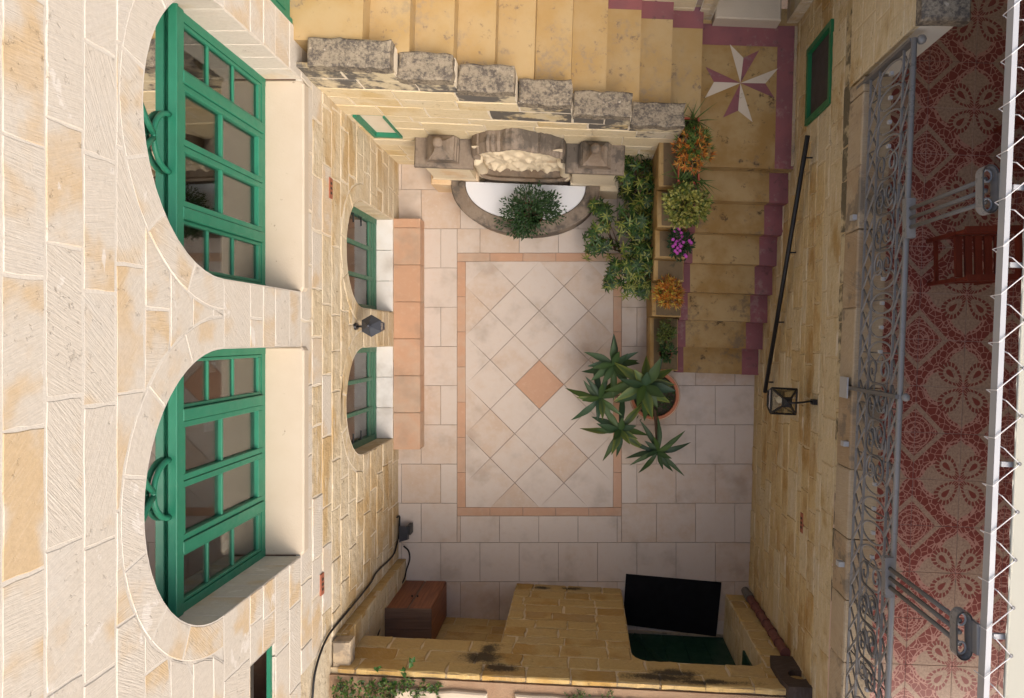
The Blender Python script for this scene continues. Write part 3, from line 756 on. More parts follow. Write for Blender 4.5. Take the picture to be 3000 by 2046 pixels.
# small window low on the picture's left
o = SM[0]; mb = MB()
for a, b in ((o.sc - o.hw + 0.002, o.sc - o.hw + 0.03), (o.sc + o.hw - 0.03, o.sc + o.hw - 0.004)): mb.box((XW - 0.12, a, 3.384), (XW - 0.06, b, 3.755))
mb.box((XW - 0.045, o.sc - o.hw + 0.002, 3.384), (XW - 0.02, o.sc + o.hw - 0.004, 3.415)); mb.box((XW - 0.12, o.sc - o.hw + 0.05, 3.70), (XW - 0.062, o.sc + o.hw - 0.05, 3.754))
w = add('window', mb, M_GREEN, HOUSE, label='small square green window')
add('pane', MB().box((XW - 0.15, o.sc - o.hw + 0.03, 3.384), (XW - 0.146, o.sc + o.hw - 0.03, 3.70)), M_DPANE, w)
# rooms behind the windows
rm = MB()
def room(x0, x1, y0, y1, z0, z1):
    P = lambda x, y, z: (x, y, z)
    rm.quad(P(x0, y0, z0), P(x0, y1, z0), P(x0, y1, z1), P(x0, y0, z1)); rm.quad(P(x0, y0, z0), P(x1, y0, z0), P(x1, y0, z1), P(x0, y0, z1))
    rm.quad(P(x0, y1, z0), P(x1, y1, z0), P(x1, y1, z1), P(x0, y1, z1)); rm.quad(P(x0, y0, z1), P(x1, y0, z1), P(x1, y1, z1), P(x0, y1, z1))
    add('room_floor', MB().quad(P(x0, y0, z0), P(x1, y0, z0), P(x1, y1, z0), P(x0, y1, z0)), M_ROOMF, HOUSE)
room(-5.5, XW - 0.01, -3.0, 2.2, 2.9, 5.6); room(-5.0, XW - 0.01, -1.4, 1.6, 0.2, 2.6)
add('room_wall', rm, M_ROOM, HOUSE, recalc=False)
# furniture seen dimly through the upper panes
tb = MB(); tb.box((-3.5, 0.6, 3.55), (-2.75, 1.9, 3.60))
for yy in (0.66, 1.78):
    for xx in (-3.44, -2.86): tb.box((xx, yy, 2.9), (xx + 0.06, yy + 0.06, 3.55))
T1 = empty('dining_table', (-3.1, 1.2, 2.9), 'brown wooden table dimly seen through the upper window by the stair', 'table')
add('table_top', MB().box((-3.5, 0.6, 3.55), (-2.75, 1.9, 3.60)), M_WOOD_V, T1)
for yy in (0.66, 1.78):
    for xx in (-3.44, -2.86): add('leg', MB().box((xx, yy, 2.9), (xx + 0.06, yy + 0.06, 3.549)), M_WOOD_V, T1)
# terracotta vents set in the wall
def vent(x, y, X, fr, parent, out):
    p = at_x(x, y, X)
    mb = MB(); mb.box((-0.085, -0.035, -0.012), (0.085, 0.035, 0.006), lambda a, b, c: fr.o + fr.s * ((p - fr.o).dot(fr.s) + a) + Vector((0, 0, p.z + b)) + fr.n * (c + out))
    v = add('vent_brick', mb, M_VENT, parent, label='red terracotta air vent')
    for i in range(3):
        h = MB(); h.box((-0.05 + i * 0.04, -0.018, 0.005), (-0.03 + i * 0.04, 0.018, 0.008), lambda a, b, c: fr.o + fr.s * ((p - fr.o).dot(fr.s) + a) + Vector((0, 0, p.z + b)) + fr.n * (c + out))
        add('vent_slot', h, M_SOIL, v)
vent(967, 552, XW, frH, HOUSE, 0.004); vent(942, 1712, XW, frH, HOUSE, 0.004)

# ------------------------------------------------------------------ stairs
RIS = 0.17
def sh(x, y, z): return Vector((x, y - 0.035 * (x - 1.5), z))           # the stair runs a little out of square
def sh2(x, y, z): return Vector((x + 0.03 * (y - 2.5), y - 0.04 * (x + 1.7), z))
def wall_x(y): return 1.985 + 0.027 * y                                   # face of the terrace wall
STAIR = empty('stone_staircase', (1.5, 0.5, 0), 'ochre painted L-shaped staircase with plum borders rising round the fountain', 'staircase')
for n in range(1, 8):
    y = -0.40 + 0.29 * (n - 1); z = RIS * n; x1 = wall_x(y) + 0.03
    mb = MB(); mb.box((1.045, y, z - RIS - (0.02 if n == 1 else 0.1)), (x1, y + 0.33, z), sh)
    st = add('step', mb, M_OCHRE_W, STAIR)
    for a, b in ((1.047, 1.135), (x1 - 0.215, x1 - 0.03)):
        pb = MB(); pb.box((a, y - 0.003, z - RIS + 0.004), (b, y + 0.2885, z + 0.003), sh); add('painted_border', pb, M_PURPLE, st)
ZL = 8 * RIS
mb = MB(); lp = [sh(0.78, 1.63, 0), sh(2.1, 1.63, 0), Vector((2.1, 3.15, 0)), Vector((1.05, 3.15, 0)), Vector((1.05, 2.0, 0)), Vector((0.78, 1.9, 0))]
mb.prism([(p.x, p.y) for p in lp], ZL - RIS - 0.1, ZL)
LAND = add('landing', mb, M_OCHRE_W, STAIR)
pb = MB(); pb.prism([tuple(sh(wall_x(1.63) - 0.185, 1.632, 0))[:2], tuple(sh(wall_x(1.63) - 0.008, 1.632, 0))[:2], (wall_x(3.0) - 0.01, 2.985), (wall_x(3.0) - 0.19, 2.985)], ZL - 0.05, ZL + 0.003)
add('painted_border', pb, M_PURPLE, LAND)
pb = MB(); pb.prism([(1.10, 2.81), (wall_x(2.8) - 0.188, 2.785), (wall_x(2.9) - 0.19, 2.985), (1.10, 3.01)], ZL - 0.05, ZL + 0.0034)
add('painted_border', pb, M_PURPLE, LAND)
sk = MB(); sk.prism([(wall_x(1.63) - 0.03, 1.64), (wall_x(1.63) + 0.002, 1.64), (wall_x(3.0) + 0.002, 2.98), (wall_x(3.0) - 0.03, 2.98)], ZL - 0.02, ZL + 0.02, 0.006); add('plaster_skirting', sk, M_LEDGE, LAND)
sc_ = at(2169, 244, ZL); kk = 0.001444
for a, b, mat in (((-70, -257), (20, -167), M_WHITEP), ((20, -167), (125, -217), M_PURPLE), ((250, -97), (165, 3), M_WHITEP), ((165, 3), (225, 98), M_PURPLE),
                  ((80, 258), (-15, 183), M_WHITEP), ((-15, 183), (-115, 228), M_PURPLE), ((-230, -107), (-175, -7), M_PURPLE), ((-175, -7), (-235, 98), M_WHITEP)):
    pts = [(sc_.x, sc_.y), (sc_.x + a[0] * kk, sc_.y - a[1] * kk), (sc_.x + b[0] * kk, sc_.y - b[1] * kk)]
    if area2(pts) < 0: pts = pts[::-1]
    add('star_point', MB().prism(pts, ZL - 0.03, ZL + 0.0036), mat, LAND)
for n in range(1, 11):
    x = 1.114 - 0.30 * (n - 1); z = ZL + RIS * n; x0 = x - 0.34 if n < 10 else -2.12
    mb = MB(); mb.box((x0, 2.15, z - RIS - 0.08), (x, 3.22, z), sh2)
    st = add('step', mb, M_OCHRE, STAIR)
    pb = MB(); pb.box((x - 0.2985 if n < 10 else -2.1, 3.0, z - RIS + 0.006), (x + 0.003, 3.2, z + 0.003), sh2); add('painted_border', pb, M_PURPLE, st)
# masonry filling under the flights
mb = MB(); 
for n in range(1, 9): mb.box((1.06, -0.38 + 0.29 * (n - 1), 0), (1.99, -0.10 + 0.29 * (n - 1), RIS * n - 0.12), sh)
for n in range(1, 11): mb.box((1.08 - 0.30 * n, 2.21, 0), (1.08 - 0.30 * (n - 1), 3.2, ZL + RIS * n - 0.15), sh2)
add('stair_core', mb, M_MORTAR_C, STAIR)

# stepped parapet between the courtyard and the upper flight
PAR = empty('stair_parapet_wall', (-0.6, 1.95, 0), 'cream limestone wall behind the fountain with stepped lichen-dark coping', 'wall')
pdir = Vector((1, -0.04, 0)).normalized(); pout = Vector((-0.04, -1, 0)).normalized()
frP = Frame((-1.7, 1.965, 0), pdir, pout)                                   # s = 0 at X = -1.7
BL = [(-1.985, -1.385, 3.11), (-1.385, -0.97, 2.90), (-0.97, -0.525, 2.70), (-0.525, -0.08, 2.43), (-0.08, 0.425, 2.19), (0.425, 0.905, 1.955)]
SW = Opening(-0.195, 0.14, 1.20, 1.88, False)                               # little corner window, s from X = -1.7
rngP = random.Random(9)
def parapet_top(s):
    for a, b, z in BL:
        if s + -1.7 < b: return z - 0.12
    return BL[-1][2] - 0.12
zsP = zlist(0, 3.01, 0.215, (1.20, 1.88))
mo = MB()
def lay(s0, s1, z0, z1, dark):
    for poly in course_cells(s0, s1, z0, z1, [SW], (0.36, 0.62), rngP):
        mo.quad(*[frP.p(s, z, -0.005) for s, z in poly])
        cs = sum(p[0] for p in poly) / len(poly)
        stone(frP, poly, M_LIME_YS if dark(cs) else M_LIME_Y, PAR, 0.0055, 0.006, rngP.uniform(-0.004, 0.004), step=0.1)
for k in range(len(zsP) - 1):
    z0, z1 = zsP[k], zsP[k + 1]
    run_end = None
    for i, (a, b, zt) in enumerate(BL):
        zt -= 0.12
        if zt >= z1 - 0.03: run_end = b + 1.7
    if run_end is not None: lay(BL[0][0] + 1.7 - 0.12, run_end, z0, z1, lambda c: parapet_top(c) - z1 < 0.20)
    for i, (a, b, zt) in enumerate(BL):
        zt -= 0.12
        if z0 + 0.02 < zt < z1 - 0.03: lay(a + 1.7 - (0.12 if i == 0 else 0), b + 1.7, z0, zt, lambda c: True)
add('mortar', mo, M_MORTAR_C, PAR, recalc=False)
for i, (a, b, z) in enumerate(BL):
    s0, s1 = a + 1.7 + 0.004, b + 1.7 - 0.004
    q = rough_edges([(s0, -0.195), (s1, -0.195), (s1, 0.012), (s0, 0.012)], 0.009, 0.07)
    mb = MB(); qi = inset(q, 0.014)
    lo = [frP.p(s, z - 0.12, d) for s, d in q]
    mb.rings([lo, [frP.p(s, z - 0.012 + random.uniform(-.004, .004), d) for s, d in q], [frP.p(s, z + random.uniform(-.003, .003), d) for s, d in qi]])
    add('coping_block', mb, M_COPING, PAR)
mb = MB(); mb.box((-2.08, 1.99, 0), (0.9, 2.19, 1.78), lambda x, y, z: Vector((x, y - 0.04 * (x + 1.7), z)))
for a, b, z in BL: mb.box((a, 1.985, 1.78), (b, 2.17, z - 0.125), lambda x, y, zz: Vector((x, y - 0.04 * (x + 1.7), zz)))
add('wall_core', mb, M_MORTAR_C, PAR)
# end of the parapet at the landing
frE = Frame(frP.p(0.905 + 1.7, 0, 0), (0, 1, 0), (1, 0, 0))
build_wall(PAR, frE, 0.0, 0.24, zlist(1.0, 1.785, 0.215), [], lambda s, z, r: M_LIME_Y, M_MORTAR_C, (0.24, 0.25), 4)
# corner window in the parapet wall
mb = MB(); f = lambda s, d, z: frP.p(s, z, d)
s0, s1 = SW.sc - SW.hw, SW.sc + SW.hw
for a, b in ((s0, s0 + 0.035), (s1 - 0.012, s1)): mb.box((a, -0.06, 1.2), (b, 0.02, 1.88), f)
mb.box((s0 + 0.035, -0.06, 1.2), (s1 - 0.012, 0.018, 1.245), f); mb.box((s0 + 0.035, -0.06, 1.868), (s1 - 0.012, -0.002, 1.88), f)
w = add('window', mb, M_GREEN, PAR, label='narrow green framed window in the corner')
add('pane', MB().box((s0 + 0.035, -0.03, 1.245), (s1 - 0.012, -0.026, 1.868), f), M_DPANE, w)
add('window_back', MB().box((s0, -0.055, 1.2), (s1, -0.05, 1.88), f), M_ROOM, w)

# door at the stair top and the wall behind the flights
BACK = empty('stair_back_wall', (0, 3.1, 0), 'limestone wall behind the landing and upper flight, in view at the top edge', 'wall')
frB = Frame((-1.7, 3.16, 0), pdir, pout)
build_wall(BACK, frB, -0.5, 2.75, zlist(1.36, 4.4, 0.24), [], lambda s, z, r: M_LIME_Y, M_MORTAR_C, (0.4, 0.6), 21)
frB2 = Frame((1.10, 3.045, 0), pdir, pout)
DO = Opening(0.50, 0.36, 1.36, 3.3, False)
build_wall(BACK, frB2, 0.0, 1.0, zlist(1.36, 4.4, 0.24), [DO], lambda s, z, r: M_LIME_OLD, M_MORTAR_C, (0.3, 0.5), 22)
add('door_panel', MB().box((0.14, -0.3, 1.36), (0.86, -0.26, 3.3), lambda s, d, z: frB2.p(s, z, d)), M_GREEN_K, BACK)
add('door_jamb', MB().box((0.09, -0.3, 1.36), (0.138, 0.0, 3.3), lambda s, d, z: frB2.p(s, z, d)).box((0.862, -0.3, 1.36), (0.91, -0.002, 3.3), lambda s, d, z: frB2.p(s, z, d)), M_LIME_OLD, BACK)
DS = MB(); DS.prism([(1.245, 2.985), (1.86, 2.96), (1.87, 3.5), (1.25, 3.5)], 1.33, 1.545, 0.012)
add('doorstep', DS, M_PLASTER, label='pale stone doorstep at the back of the landing', cat='doorstep')
TD = empty('stair_top_door', (-2.12, 2.6, 3.06), 'green double door at the top of the ochre stairs', 'door')
add('door_leaf', MB().box((-2.16, 2.275, 3.065), (-2.12, 2.66, 5.0)), M_GREEN, TD); add('door_leaf', MB().box((-2.16, 2.668, 3.065), (-2.12, 3.1, 5.0)), M_GREEN, TD)
add('door_frame', MB().box((-2.16, 2.272, 5.002), (-2.09, 3.1, 5.08)).box((-2.118, 2.272, 3.065), (-2.10, 2.31, 5.0)), M_GREEN, TD)
for z in (3.15, 3.75, 4.35): add('door_panel', MB().box((-2.121, 2.34, z), (-2.112, 2.62, z + 0.5)), M_GREEN, TD)

# ------------------------------------------------------------------ terrace wall on the right
TW = empty('terrace_wall', (1.985, 0, 0), 'honey coloured stone wall on the right carrying the red tiled terrace', 'wall')
tdir = Vector((0.027, 1, 0)).normalized(); tout = Vector((-1, 0.027, 0)).normalized()
frT = Frame((1.985, 0, 0), tdir, tout)
RW = Opening(2.26, 0.345, 1.74, 2.40, False)
def m_terr(s, z, rng):
    if z > 2.72 and z < 2.92: return M_HONEY_T
    if z > 2.3 or rng.random() < 0.28: return M_HONEY_P
    return M_HONEY
zsT = zlist(0, 2.91, 0.208, (1.74, 2.40))
build_wall(TW, frT, -3.7, 3.1, zsT, [RW], m_terr, M_MORTAR_H, (0.26, 0.48), 31, 0.005, 0.008, (-0.002, 0.008), bev=0.008, step=0.09, mort_d=-0.004)
vent(2351, 1532, 1.94, frT, TW, 0.006)
f = lambda s, d, z: frT.p(s, z, d)
mb = MB(); s0, s1 = RW.sc - RW.hw, RW.sc + RW.hw
for a, b in ((s0, s0 + 0.05), (s1 - 0.05, s1)): mb.box((a, -0.05, 1.74), (b, 0.022, 2.40), f)
mb.box((s0 + 0.05, -0.05, 1.74), (s1 - 0.05, 0.02, 1.79), f); mb.box((s0 + 0.05, -0.05, 2.35), (s1 - 0.05, 0.02, 2.40), f)
w = add('window', mb, paint('bright_green_paint', (0.02, 0.16, 0.06, 1), 0.4), TW, label='green framed window beside the landing')
add('insect_screen', MB().box((s0 + 0.05, -0.02, 1.79), (s1 - 0.05, -0.015, 2.35), f), paint('dark_screen', (0.055, 0.045, 0.045, 1), 0.8), w)
# projecting ledge course
ldir = Vector((0.036, 1, 0)).normalized(); lout = Vector((-1, 0.036, 0)).normalized()
frL = Frame((1.93, 0, 0), ldir, lout)
y = -3.7; rl = random.Random(4)
while y < 1.85:
    L = rl.uniform(0.42, 0.6); b = min(y + L, 1.86)
    q = rough_edges([(y + 0.003, 2.915), (b - 0.003, 2.915), (b - 0.003, 3.19), (y + 0.003, 3.19)], 0.004, 0.15); qi = inset(q, 0.012)
    mb = MB(); mb.rings([[frL.p(s, z, -0.2) for s, z in q], [frL.p(s, z, -0.008) for s, z in q], [frL.p(s, z, 0.0) for s, z in qi]])
    add('ledge_stone', mb, M_LEDGE, TW); y = b
# solid parapet beyond the railing and its capping block
frS = Frame((1.925, 0, 0), ldir, lout)
build_wall(TW, frS, 1.87, 3.6, zlist(2.915, 4.08, 0.23), [], m_terr, M_MORTAR_H, (0.4, 0.6), 33)
add('parapet_core', MB().box((1.88, -0.24, 2.925), (3.6, -0.012, 4.075), lambda s, d, z: frS.p(s, z, d)), M_PLASTER_W, TW)
q = rough_edges([(1.835, -0.255), (3.6, -0.255), (3.6, 0.03), (1.835, 0.03)], 0.005, 0.2); qi = inset(q, 0.015)
mb = MB(); mb.rings([[frS.p(s, 4.08, d) for s, d in q], [frS.p(s, 4.155, d) for s, d in q], [frS.p(s, 4.17, d) for s, d in qi]])
add('capping_block', mb, M_COPING, TW)
# terrace floor
TA = -0.040
TF = add('terrace_floor', MB().prism([(1.86, -4.0), (5.6, -4.0), (5.6, 3.6), (2.12, 3.6)], 2.7, 3.048), M_GROUT_T, kind='structure')
TP = 0.338; tcx, tcy = at(2832, 864, 3.05).x, at(2832, 864, 3.05).y
M_MOSAIC = terrace_tile_mat(TA, tcx, tcy, TP)
ca, sa = math.cos(TA), math.sin(TA)
for i in range(-3, 8):
    for j in range(-13, 11):
        q = [(i, j), (i + 1, j), (i + 1, j + 1), (i, j + 1)]
        q = [(tcx + (a * ca - b * sa) * TP, tcy + (a * sa + b * ca) * TP) for a, b in q]
        for h in ((-1, 0.036, -1.965), (1, 0, 5.5), (0, -1, 3.95), (0, 1, 3.5)):
            q = clip_half(q, *h)
            if len(q) < 3: break
        if len(q) < 3 or area2(q) < 0.003: continue
        add('tile', MB().prism(inset(q, 0.0016), 3.04, 3.052, 0.0012), M_MOSAIC, TF)
mb = MB(); mb.box((5.5, -4.0, 3.0), (5.7, 3.8, 6.5)); mb.box((2.1, 3.5, 3.0), (5.5, 3.7, 6.0))  # unseen walls added to hold light back from the terrace
add('terrace_light_block', mb, M_PLASTER, label='unseen plastered wall added at the back of the terrace to block light', cat='wall')

# ------------------------------------------------------------------ wall with two openings at the bottom
BW_ = empty('doorway_wall', (0, -2.85, 0), 'amber stone wall with a niche opening and a green doorway', 'wall')
bdir = Vector((1, -0.05, 0)).normalized(); bout = Vector((0.05, 1, 0)).normalized()
frD = Frame((0, -2.845, 0), bdir, bout)
ZB = 2.30
ops = [Opening(-1.385, 0.635, 0.0, 1.62, False), Opening(1.045, 0.595, 0.0, 1.86, False)]
def add_soot(m, spots):
    """dark soot blooms on the wall face, each with a place and a ragged outline"""
    x, y, z = m.sep()
    nz = m.math('ADD', m.math('MULTIPLY', m.math('SUBTRACT', m.noise(8, 6, 0.7), 0.5), 1.9), m.math('MULTIPLY', m.math('SUBTRACT', m.noise(60, 4, 0.7), 0.5), 1.3))
    tot = None
    for sx, sz, rx, rz in spots:
        a = m.math('DIVIDE', m.math('SUBTRACT', x, sx), rx); b = m.math('DIVIDE', m.math('SUBTRACT', z, sz), rz)
        d = m.math('SQRT', m.math('ADD', m.math('MULTIPLY', a, a), m.math('MULTIPLY', b, b)))
        k = m.smooth(m.math('ADD', d, nz), 1.25, 0.35); tot = k if tot is None else m.math('MAXIMUM', tot, k)
    src = m.b.inputs['Base Color'].links[0].from_socket
    m.col(m.mix(m.math('MULTIPLY', tot, 0.88), src, (0.028, 0.025, 0.023, 1)))
SOOT = [(-0.86, 1.96, 0.22, 0.13), (-0.70, 2.16, 0.22, 0.09), (-0.83, 1.78, 0.11, 0.13), (0.80, 2.08, 0.22, 0.08), (0.68, 2.17, 0.36, 0.075), (1.05, 2.22, 0.4, 0.05), (-0.1, 0.1, 0.12, 0.05), (-0.45, 0.12, 0.1, 0.05)]
add_soot(M_HONEY_B, SOOT); add_soot(M_MORTAR_B, SOOT)
def m_bot(s, z, rng): return M_HONEY_B
zsD = zlist(0, ZB, 0.207, (1.62, 1.86))
build_wall(BW_, frD, -2.03, 2.0, zsD, ops, m_bot, M_MORTAR_B, (0.26, 0.46), 41, 0.0075, 0.010, (-0.001, 0.010), step=0.08, bev=0.008)
# rounded haunches of the doorway
for s in (-1, 1):
    c = (1.045 + s * 0.595, 1.86); pts = [c] + [(c[0] - s * 0.17 * (1 - math.sin(t)), c[1] - 0.17 * (1 - math.cos(t))) for t in [math.pi / 2 * k / 5 for k in range(6)]]
    if area2(pts) < 0: pts = pts[::-1]
    mb = MB(); mb.rings([[frD.p(a, z, -0.3) for a, z in pts], [frD.p(a, z, -0.004) for a, z in pts]]); add('haunch_stone', mb, M_HONEY_B, BW_)
# depth of the wall: jambs, lintels, niche back, door recess
def jamb(sx, depth, zt, facing, mat, seed):
    fr = Frame(frD.p(sx, 0, 0), -bout, bdir * facing)
    build_wall(BW_, fr, 0.0, depth, zlist(0, zt, 0.207), [], lambda s, z, r: mat, M_MORTAR_H, (0.25, 0.45), seed, 0.004, 0.004, (-0.004, 0.003))
jamb(-0.75, 0.42, 1.62, -1, M_HONEY_B, 51); jamb(0.45, 0.62, 1.86, 1, M_HONEY_B, 52); jamb(1.64, 0.62, 1.86, -1, M_HONEY_P, 53)
frN = Frame(frD.p(0, 0, -0.42), bdir, bout)
build_wall(BW_, frN, -2.1, -0.75, zlist(0, 1.62, 0.2), [], lambda s, z, r: M_HONEY_B, M_MORTAR_H, (0.3, 0.45), 54, 0.004, 0.004, (-0.004, 0.004))
lt = MB(); F3 = lambda s, d, z: frD.p(s, z, d)
lt.box((-2.1, -0.6, 1.625), (-0.755, -0.012, 2.26), F3); lt.box((0.455, -0.9, 1.865), (1.635, -0.012, 2.26), F3); lt.box((-0.74, -0.6, 0.0), (0.44, -0.012, 2.26), F3); lt.box((1.65, -0.9, 0), (2.1, -0.012, 2.26), F3)
lt.box((0.3, -1.2, 0), (1.8, -0.95, 2.26), F3); lt.box((-2.2, -0.75, 0), (-0.6, -0.46, 2.26), F3)
add('wall_core', lt, M_MORTAR_H, BW_)
DR = add('door', MB().box((0.455, -0.54, 0.03), (1.635, -0.50, 1.86), F3), M_GREEN_K, BW_, label='dark green boarded door in the recess')
for k in range(5): add('board', MB().box((0.46 + k * 0.235, -0.5, 0.035), (0.46 + k * 0.235 + 0.231, -0.488, 1.858), F3), M_GREEN_K, DR)
br = MB(); br.tube([frD.p(0.62, 0.12, -0.475), frD.p(1.0, 1.2, -0.475)], 0.03, 4); add('door_brace', br, M_GREEN_K, DR)
add('threshold', MB().box((0.455, -0.487, 0.0), (1.635, -0.46, 0.022), F3), M_LEDGE, BW_)
sh_ = MB(); fj = Frame(frD.p(1.64, 0, 0), -bout, -bdir); sh_.box((0.20, 0.002, 1.05), (0.42, 0.022, 1.6), lambda s, d, z: fj.p(s, z, d)); add('shutter', sh_, M_GREEN_K, BW_, label='small dark green shutter on the door jamb')
# narrow pier where this wall meets the house
PIER = empty('corner_pier', (-2.03, -2.6, 0), 'narrow amber stone pier in the corner beside the wooden cabinet', 'pier')
frQ = Frame((-2.12, -2.525, 0), (1, 0, 0), (0, 1, 0))
build_wall(PIER, frQ, 0, 0.115, zlist(0, 2.12, 0.21), [], m_bot, M_MORTAR_H, (0.12, 0.13), 61, 0.003, 0.004, (-0.004, 0.004))
frQ2 = Frame((-2.005, -2.525, 0), (0, -1, 0), (1, 0, 0))
build_wall(PIER, frQ2, 0, 0.75, zlist(0, 2.12, 0.21), [], lambda s, z, r: M_HONEY_P, M_MORTAR_H, (0.25, 0.4), 62, 0.003, 0.004, (-0.004, 0.004))
add('pier_core', MB().box((-2.1, -3.3, 0), (-2.012, -2.535, 2.115)), M_MORTAR_H, PIER)
gs = MB(); gs.rings([[(-2.09, -2.78, 2.12), (-1.94, -2.78, 2.12), (-1.94, -2.545, 2.12), (-2.09, -2.545, 2.12)], [(-2.09, -2.78, 2.235), (-1.94, -2.78, 2.235), (-1.94, -2.545, 2.235), (-2.09, -2.545, 2.235)], [(-2.08, -2.77, 2.25), (-1.95, -2.77, 2.25), (-1.95, -2.555, 2.25), (-2.08, -2.555, 2.25)]])
add('pier_cap', gs, M_LEDGE, PIER)
# flat roof behind the wall
ROOF = add('roof', MB().prism([tuple(frD.p(-2.1, 0, -0.06))[:2], tuple(frD.p(2.1, 0, -0.06))[:2], (2.1, -4.8), (-2.1, -4.8)][::-1], 2.2, 2.29), M_EARTH, kind='structure')
for a, b in ((-1.55, -0.78), (-0.55, 0.35), (0.38, 1.3), (1.33, 1.9)):
    q = rough_edges([(a, -3.6), (b, -3.6), (b, -2.98 - 0.05 * b), (a, -2.98 - 0.05 * a)], 0.008, 0.15)
    add('roof_slab', MB().prism(q, 2.27, 2.335, 0.012), M_PLASTER if a < 0 else M_LEDGE, ROOF)
SHADE_WALL = MB(); SHADE_WALL.box((-2.1, -5.0, 0), (2.3, -4.8, 3.4))  # unseen wall added to throw soft shade over the lower courtyard
add('roof_shading_wall', SHADE_WALL, M_LIME_OLD, label='unseen stone wall added beyond the roof to shade the courtyard', cat='wall')
# ------------------------------------------------------------------ tiled bench under the ground windows
BEN = empty('tiled_bench', (-1.98, 0.1, 0), 'low terracotta tiled bench along the house under the ground windows', 'bench')
by0, by1 = at(1175, 1318, 0.25).y, at(1175, 640, 0.25).y
bx0, bx1 = XW + 0.004, at(1231, 900, 0.25).x
add('bench_base', MB().box((bx0, by0 + 0.015, 0), (bx1 - 0.02, by1 - 0.015, 0.225)), M_TERRA, BEN)
nb = 7; yb_ = by0
bl = [0.41] * 6 + [by1 - by0 - 0.41 * 6]
for L in bl:
    a, b = yb_, yb_ + L; yb_ = b
    add('tile', MB().prism([(bx0, a + 0.002), (bx1, a + 0.002), (bx1, b - 0.002), (bx0, b - 0.002)], 0.225, 0.25, 0.004), M_TERRA, BEN)
    add('front_tile', MB().box((bx1 - 0.02, a + 0.002, 0.012), (bx1 - 0.006, b - 0.002, 0.222)), M_TERRA, BEN)

# ------------------------------------------------------------------ wall fountain
FT = empty('wall_fountain', (-0.6, 1.6, 0), 'carved stone wall fountain with two pinnacles and a half-round basin', 'fountain')
fs = lambda X: X + 1.7                      # along the parapet wall
FD = lambda X, d, z: frP.p(fs(X), z, d)     # d metres out from the wall
# half-round basin: rim, wall and white cover board
bcx, bd0 = -0.60, 0.255
def half(a, b, z, n=28): return [FD(bcx + a * math.cos(math.pi * k / n), bd0 + b * (math.sin(math.pi * k / n) ** 0.92), z) for k in range(n + 1)]
rim = MB()
oo, ii = (0.81, 0.55), (0.655, 0.40)
rim.rings([half(oo[0] - 0.02, oo[1] - 0.02, 0), half(oo[0] - 0.02, oo[1] - 0.02, 0.36), half(oo[0], oo[1], 0.375), half(oo[0], oo[1], 0.435), half(oo[0] - 0.015, oo[1] - 0.015, 0.45), half(ii[0] + 0.01, ii[1] + 0.01, 0.45), half(ii[0], ii[1], 0.44), half(ii[0], ii[1], 0.3)], False, False, False)
add('basin', rim, M_FOUNT, FT)
add('cover_board', MB().rings([half(ii[0] - 0.004, ii[1] - 0.004, 0.39), half(ii[0] - 0.004, ii[1] - 0.004, 0.43)]), M_BOARD, FT, label='plain white board closing the basin')
tap = MB(); tap.lathe([(0.04, 0.45), (0.038, 0.462), (0.02, 0.466)], FD(-1.285, 0.29, 0), 14); add('basin_boss', tap, M_FOUNT, FT, smooth=True)
def block(name, x0, x1, d0, d1, z0, z1, mat, bev=0.012, parent=FT):
    mb = MB(); b = bev
    mb.rings([[FD(x, d, z) for x, d in q] for q, z in (
        ([(x0, d0), (x1, d0), (x1, d1), (x0, d1)], z0), ([(x0, d0), (x1, d0), (x1, d1), (x0, d1)], z1 - b), ([(x0 + b, d0), (x1 - b, d0), (x1 - b, d1 - b), (x0 + b, d1 - b)], z1))])
    return add(name, mb, mat, parent)
def pedestal(xc, side):
    # plinth, pale die, dark cornice, pinnacle
    block('plinth', xc - 0.25, xc + 0.24, 0.0, 0.25, 0, 0.50, M_FOUNT_P)
    if side < 0: block('plinth_end', xc - 0.28, xc - 0.055, 0.0, 0.30, 0, 0.45, M_FOUNT_P)
    else: block('plinth_end', xc + 0.07, xc + 0.27, 0.0, 0.30, 0, 0.45, M_FOUNT_P)
    block('die', xc - 0.225, xc + 0.215, 0.0, 0.245, 0.5, 1.06, M_FOUNT_P)
    mb = MB()
    prof = [(0.225, 0.245, 1.06), (0.25, 0.26, 1.09), (0.25, 0.27, 1.12), (0.29, 0.285, 1.15), (0.29, 0.285, 1.20), (0.275, 0.27, 1.215)]
    mb.rings([[FD(xc - a, 0, z), FD(xc + a, 0, z), FD(xc + a, d, z), FD(xc - a, d, z)] for a, d, z in prof])
    add('cornice', mb, M_FOUNT, FT)
    pc = 0.125
    P = MB()
    pr = [(0.155, 1.215), (0.155, 1.27), (0.14, 1.275), (0.14, 1.31), (0.125, 1.32), (0.12, 1.345), (0.085, 1.375), (0.058, 1.41), (0.040, 1.45), (0.034, 1.47), (0.034, 1.49)]
    P.rings([[FD(xc + a * r, pc + b * min(r, 0.118), z) for a, b in ((-1, -1), (1, -1), (1, 1), (-1, 1))] for r, z in pr])
    pn = add('pinnacle', P, M_FOUNT, FT)
    add('pinnacle_ball', MB().ball(FD(xc, pc, 1.535), 0.052, 16, (1, 1, 0.95)), M_FOUNT, pn, smooth=True)
pedestal(-1.345, -1); pedestal(0.135, 1)
# dark string course tying both pedestals
block('string_course', -1.065, -1.0, 0.0, 0.17, 1.02, 1.15, M_FOUNT); block('string_course', -0.2, -0.15, 0.0, 0.17, 1.02, 1.15, M_FOUNT)
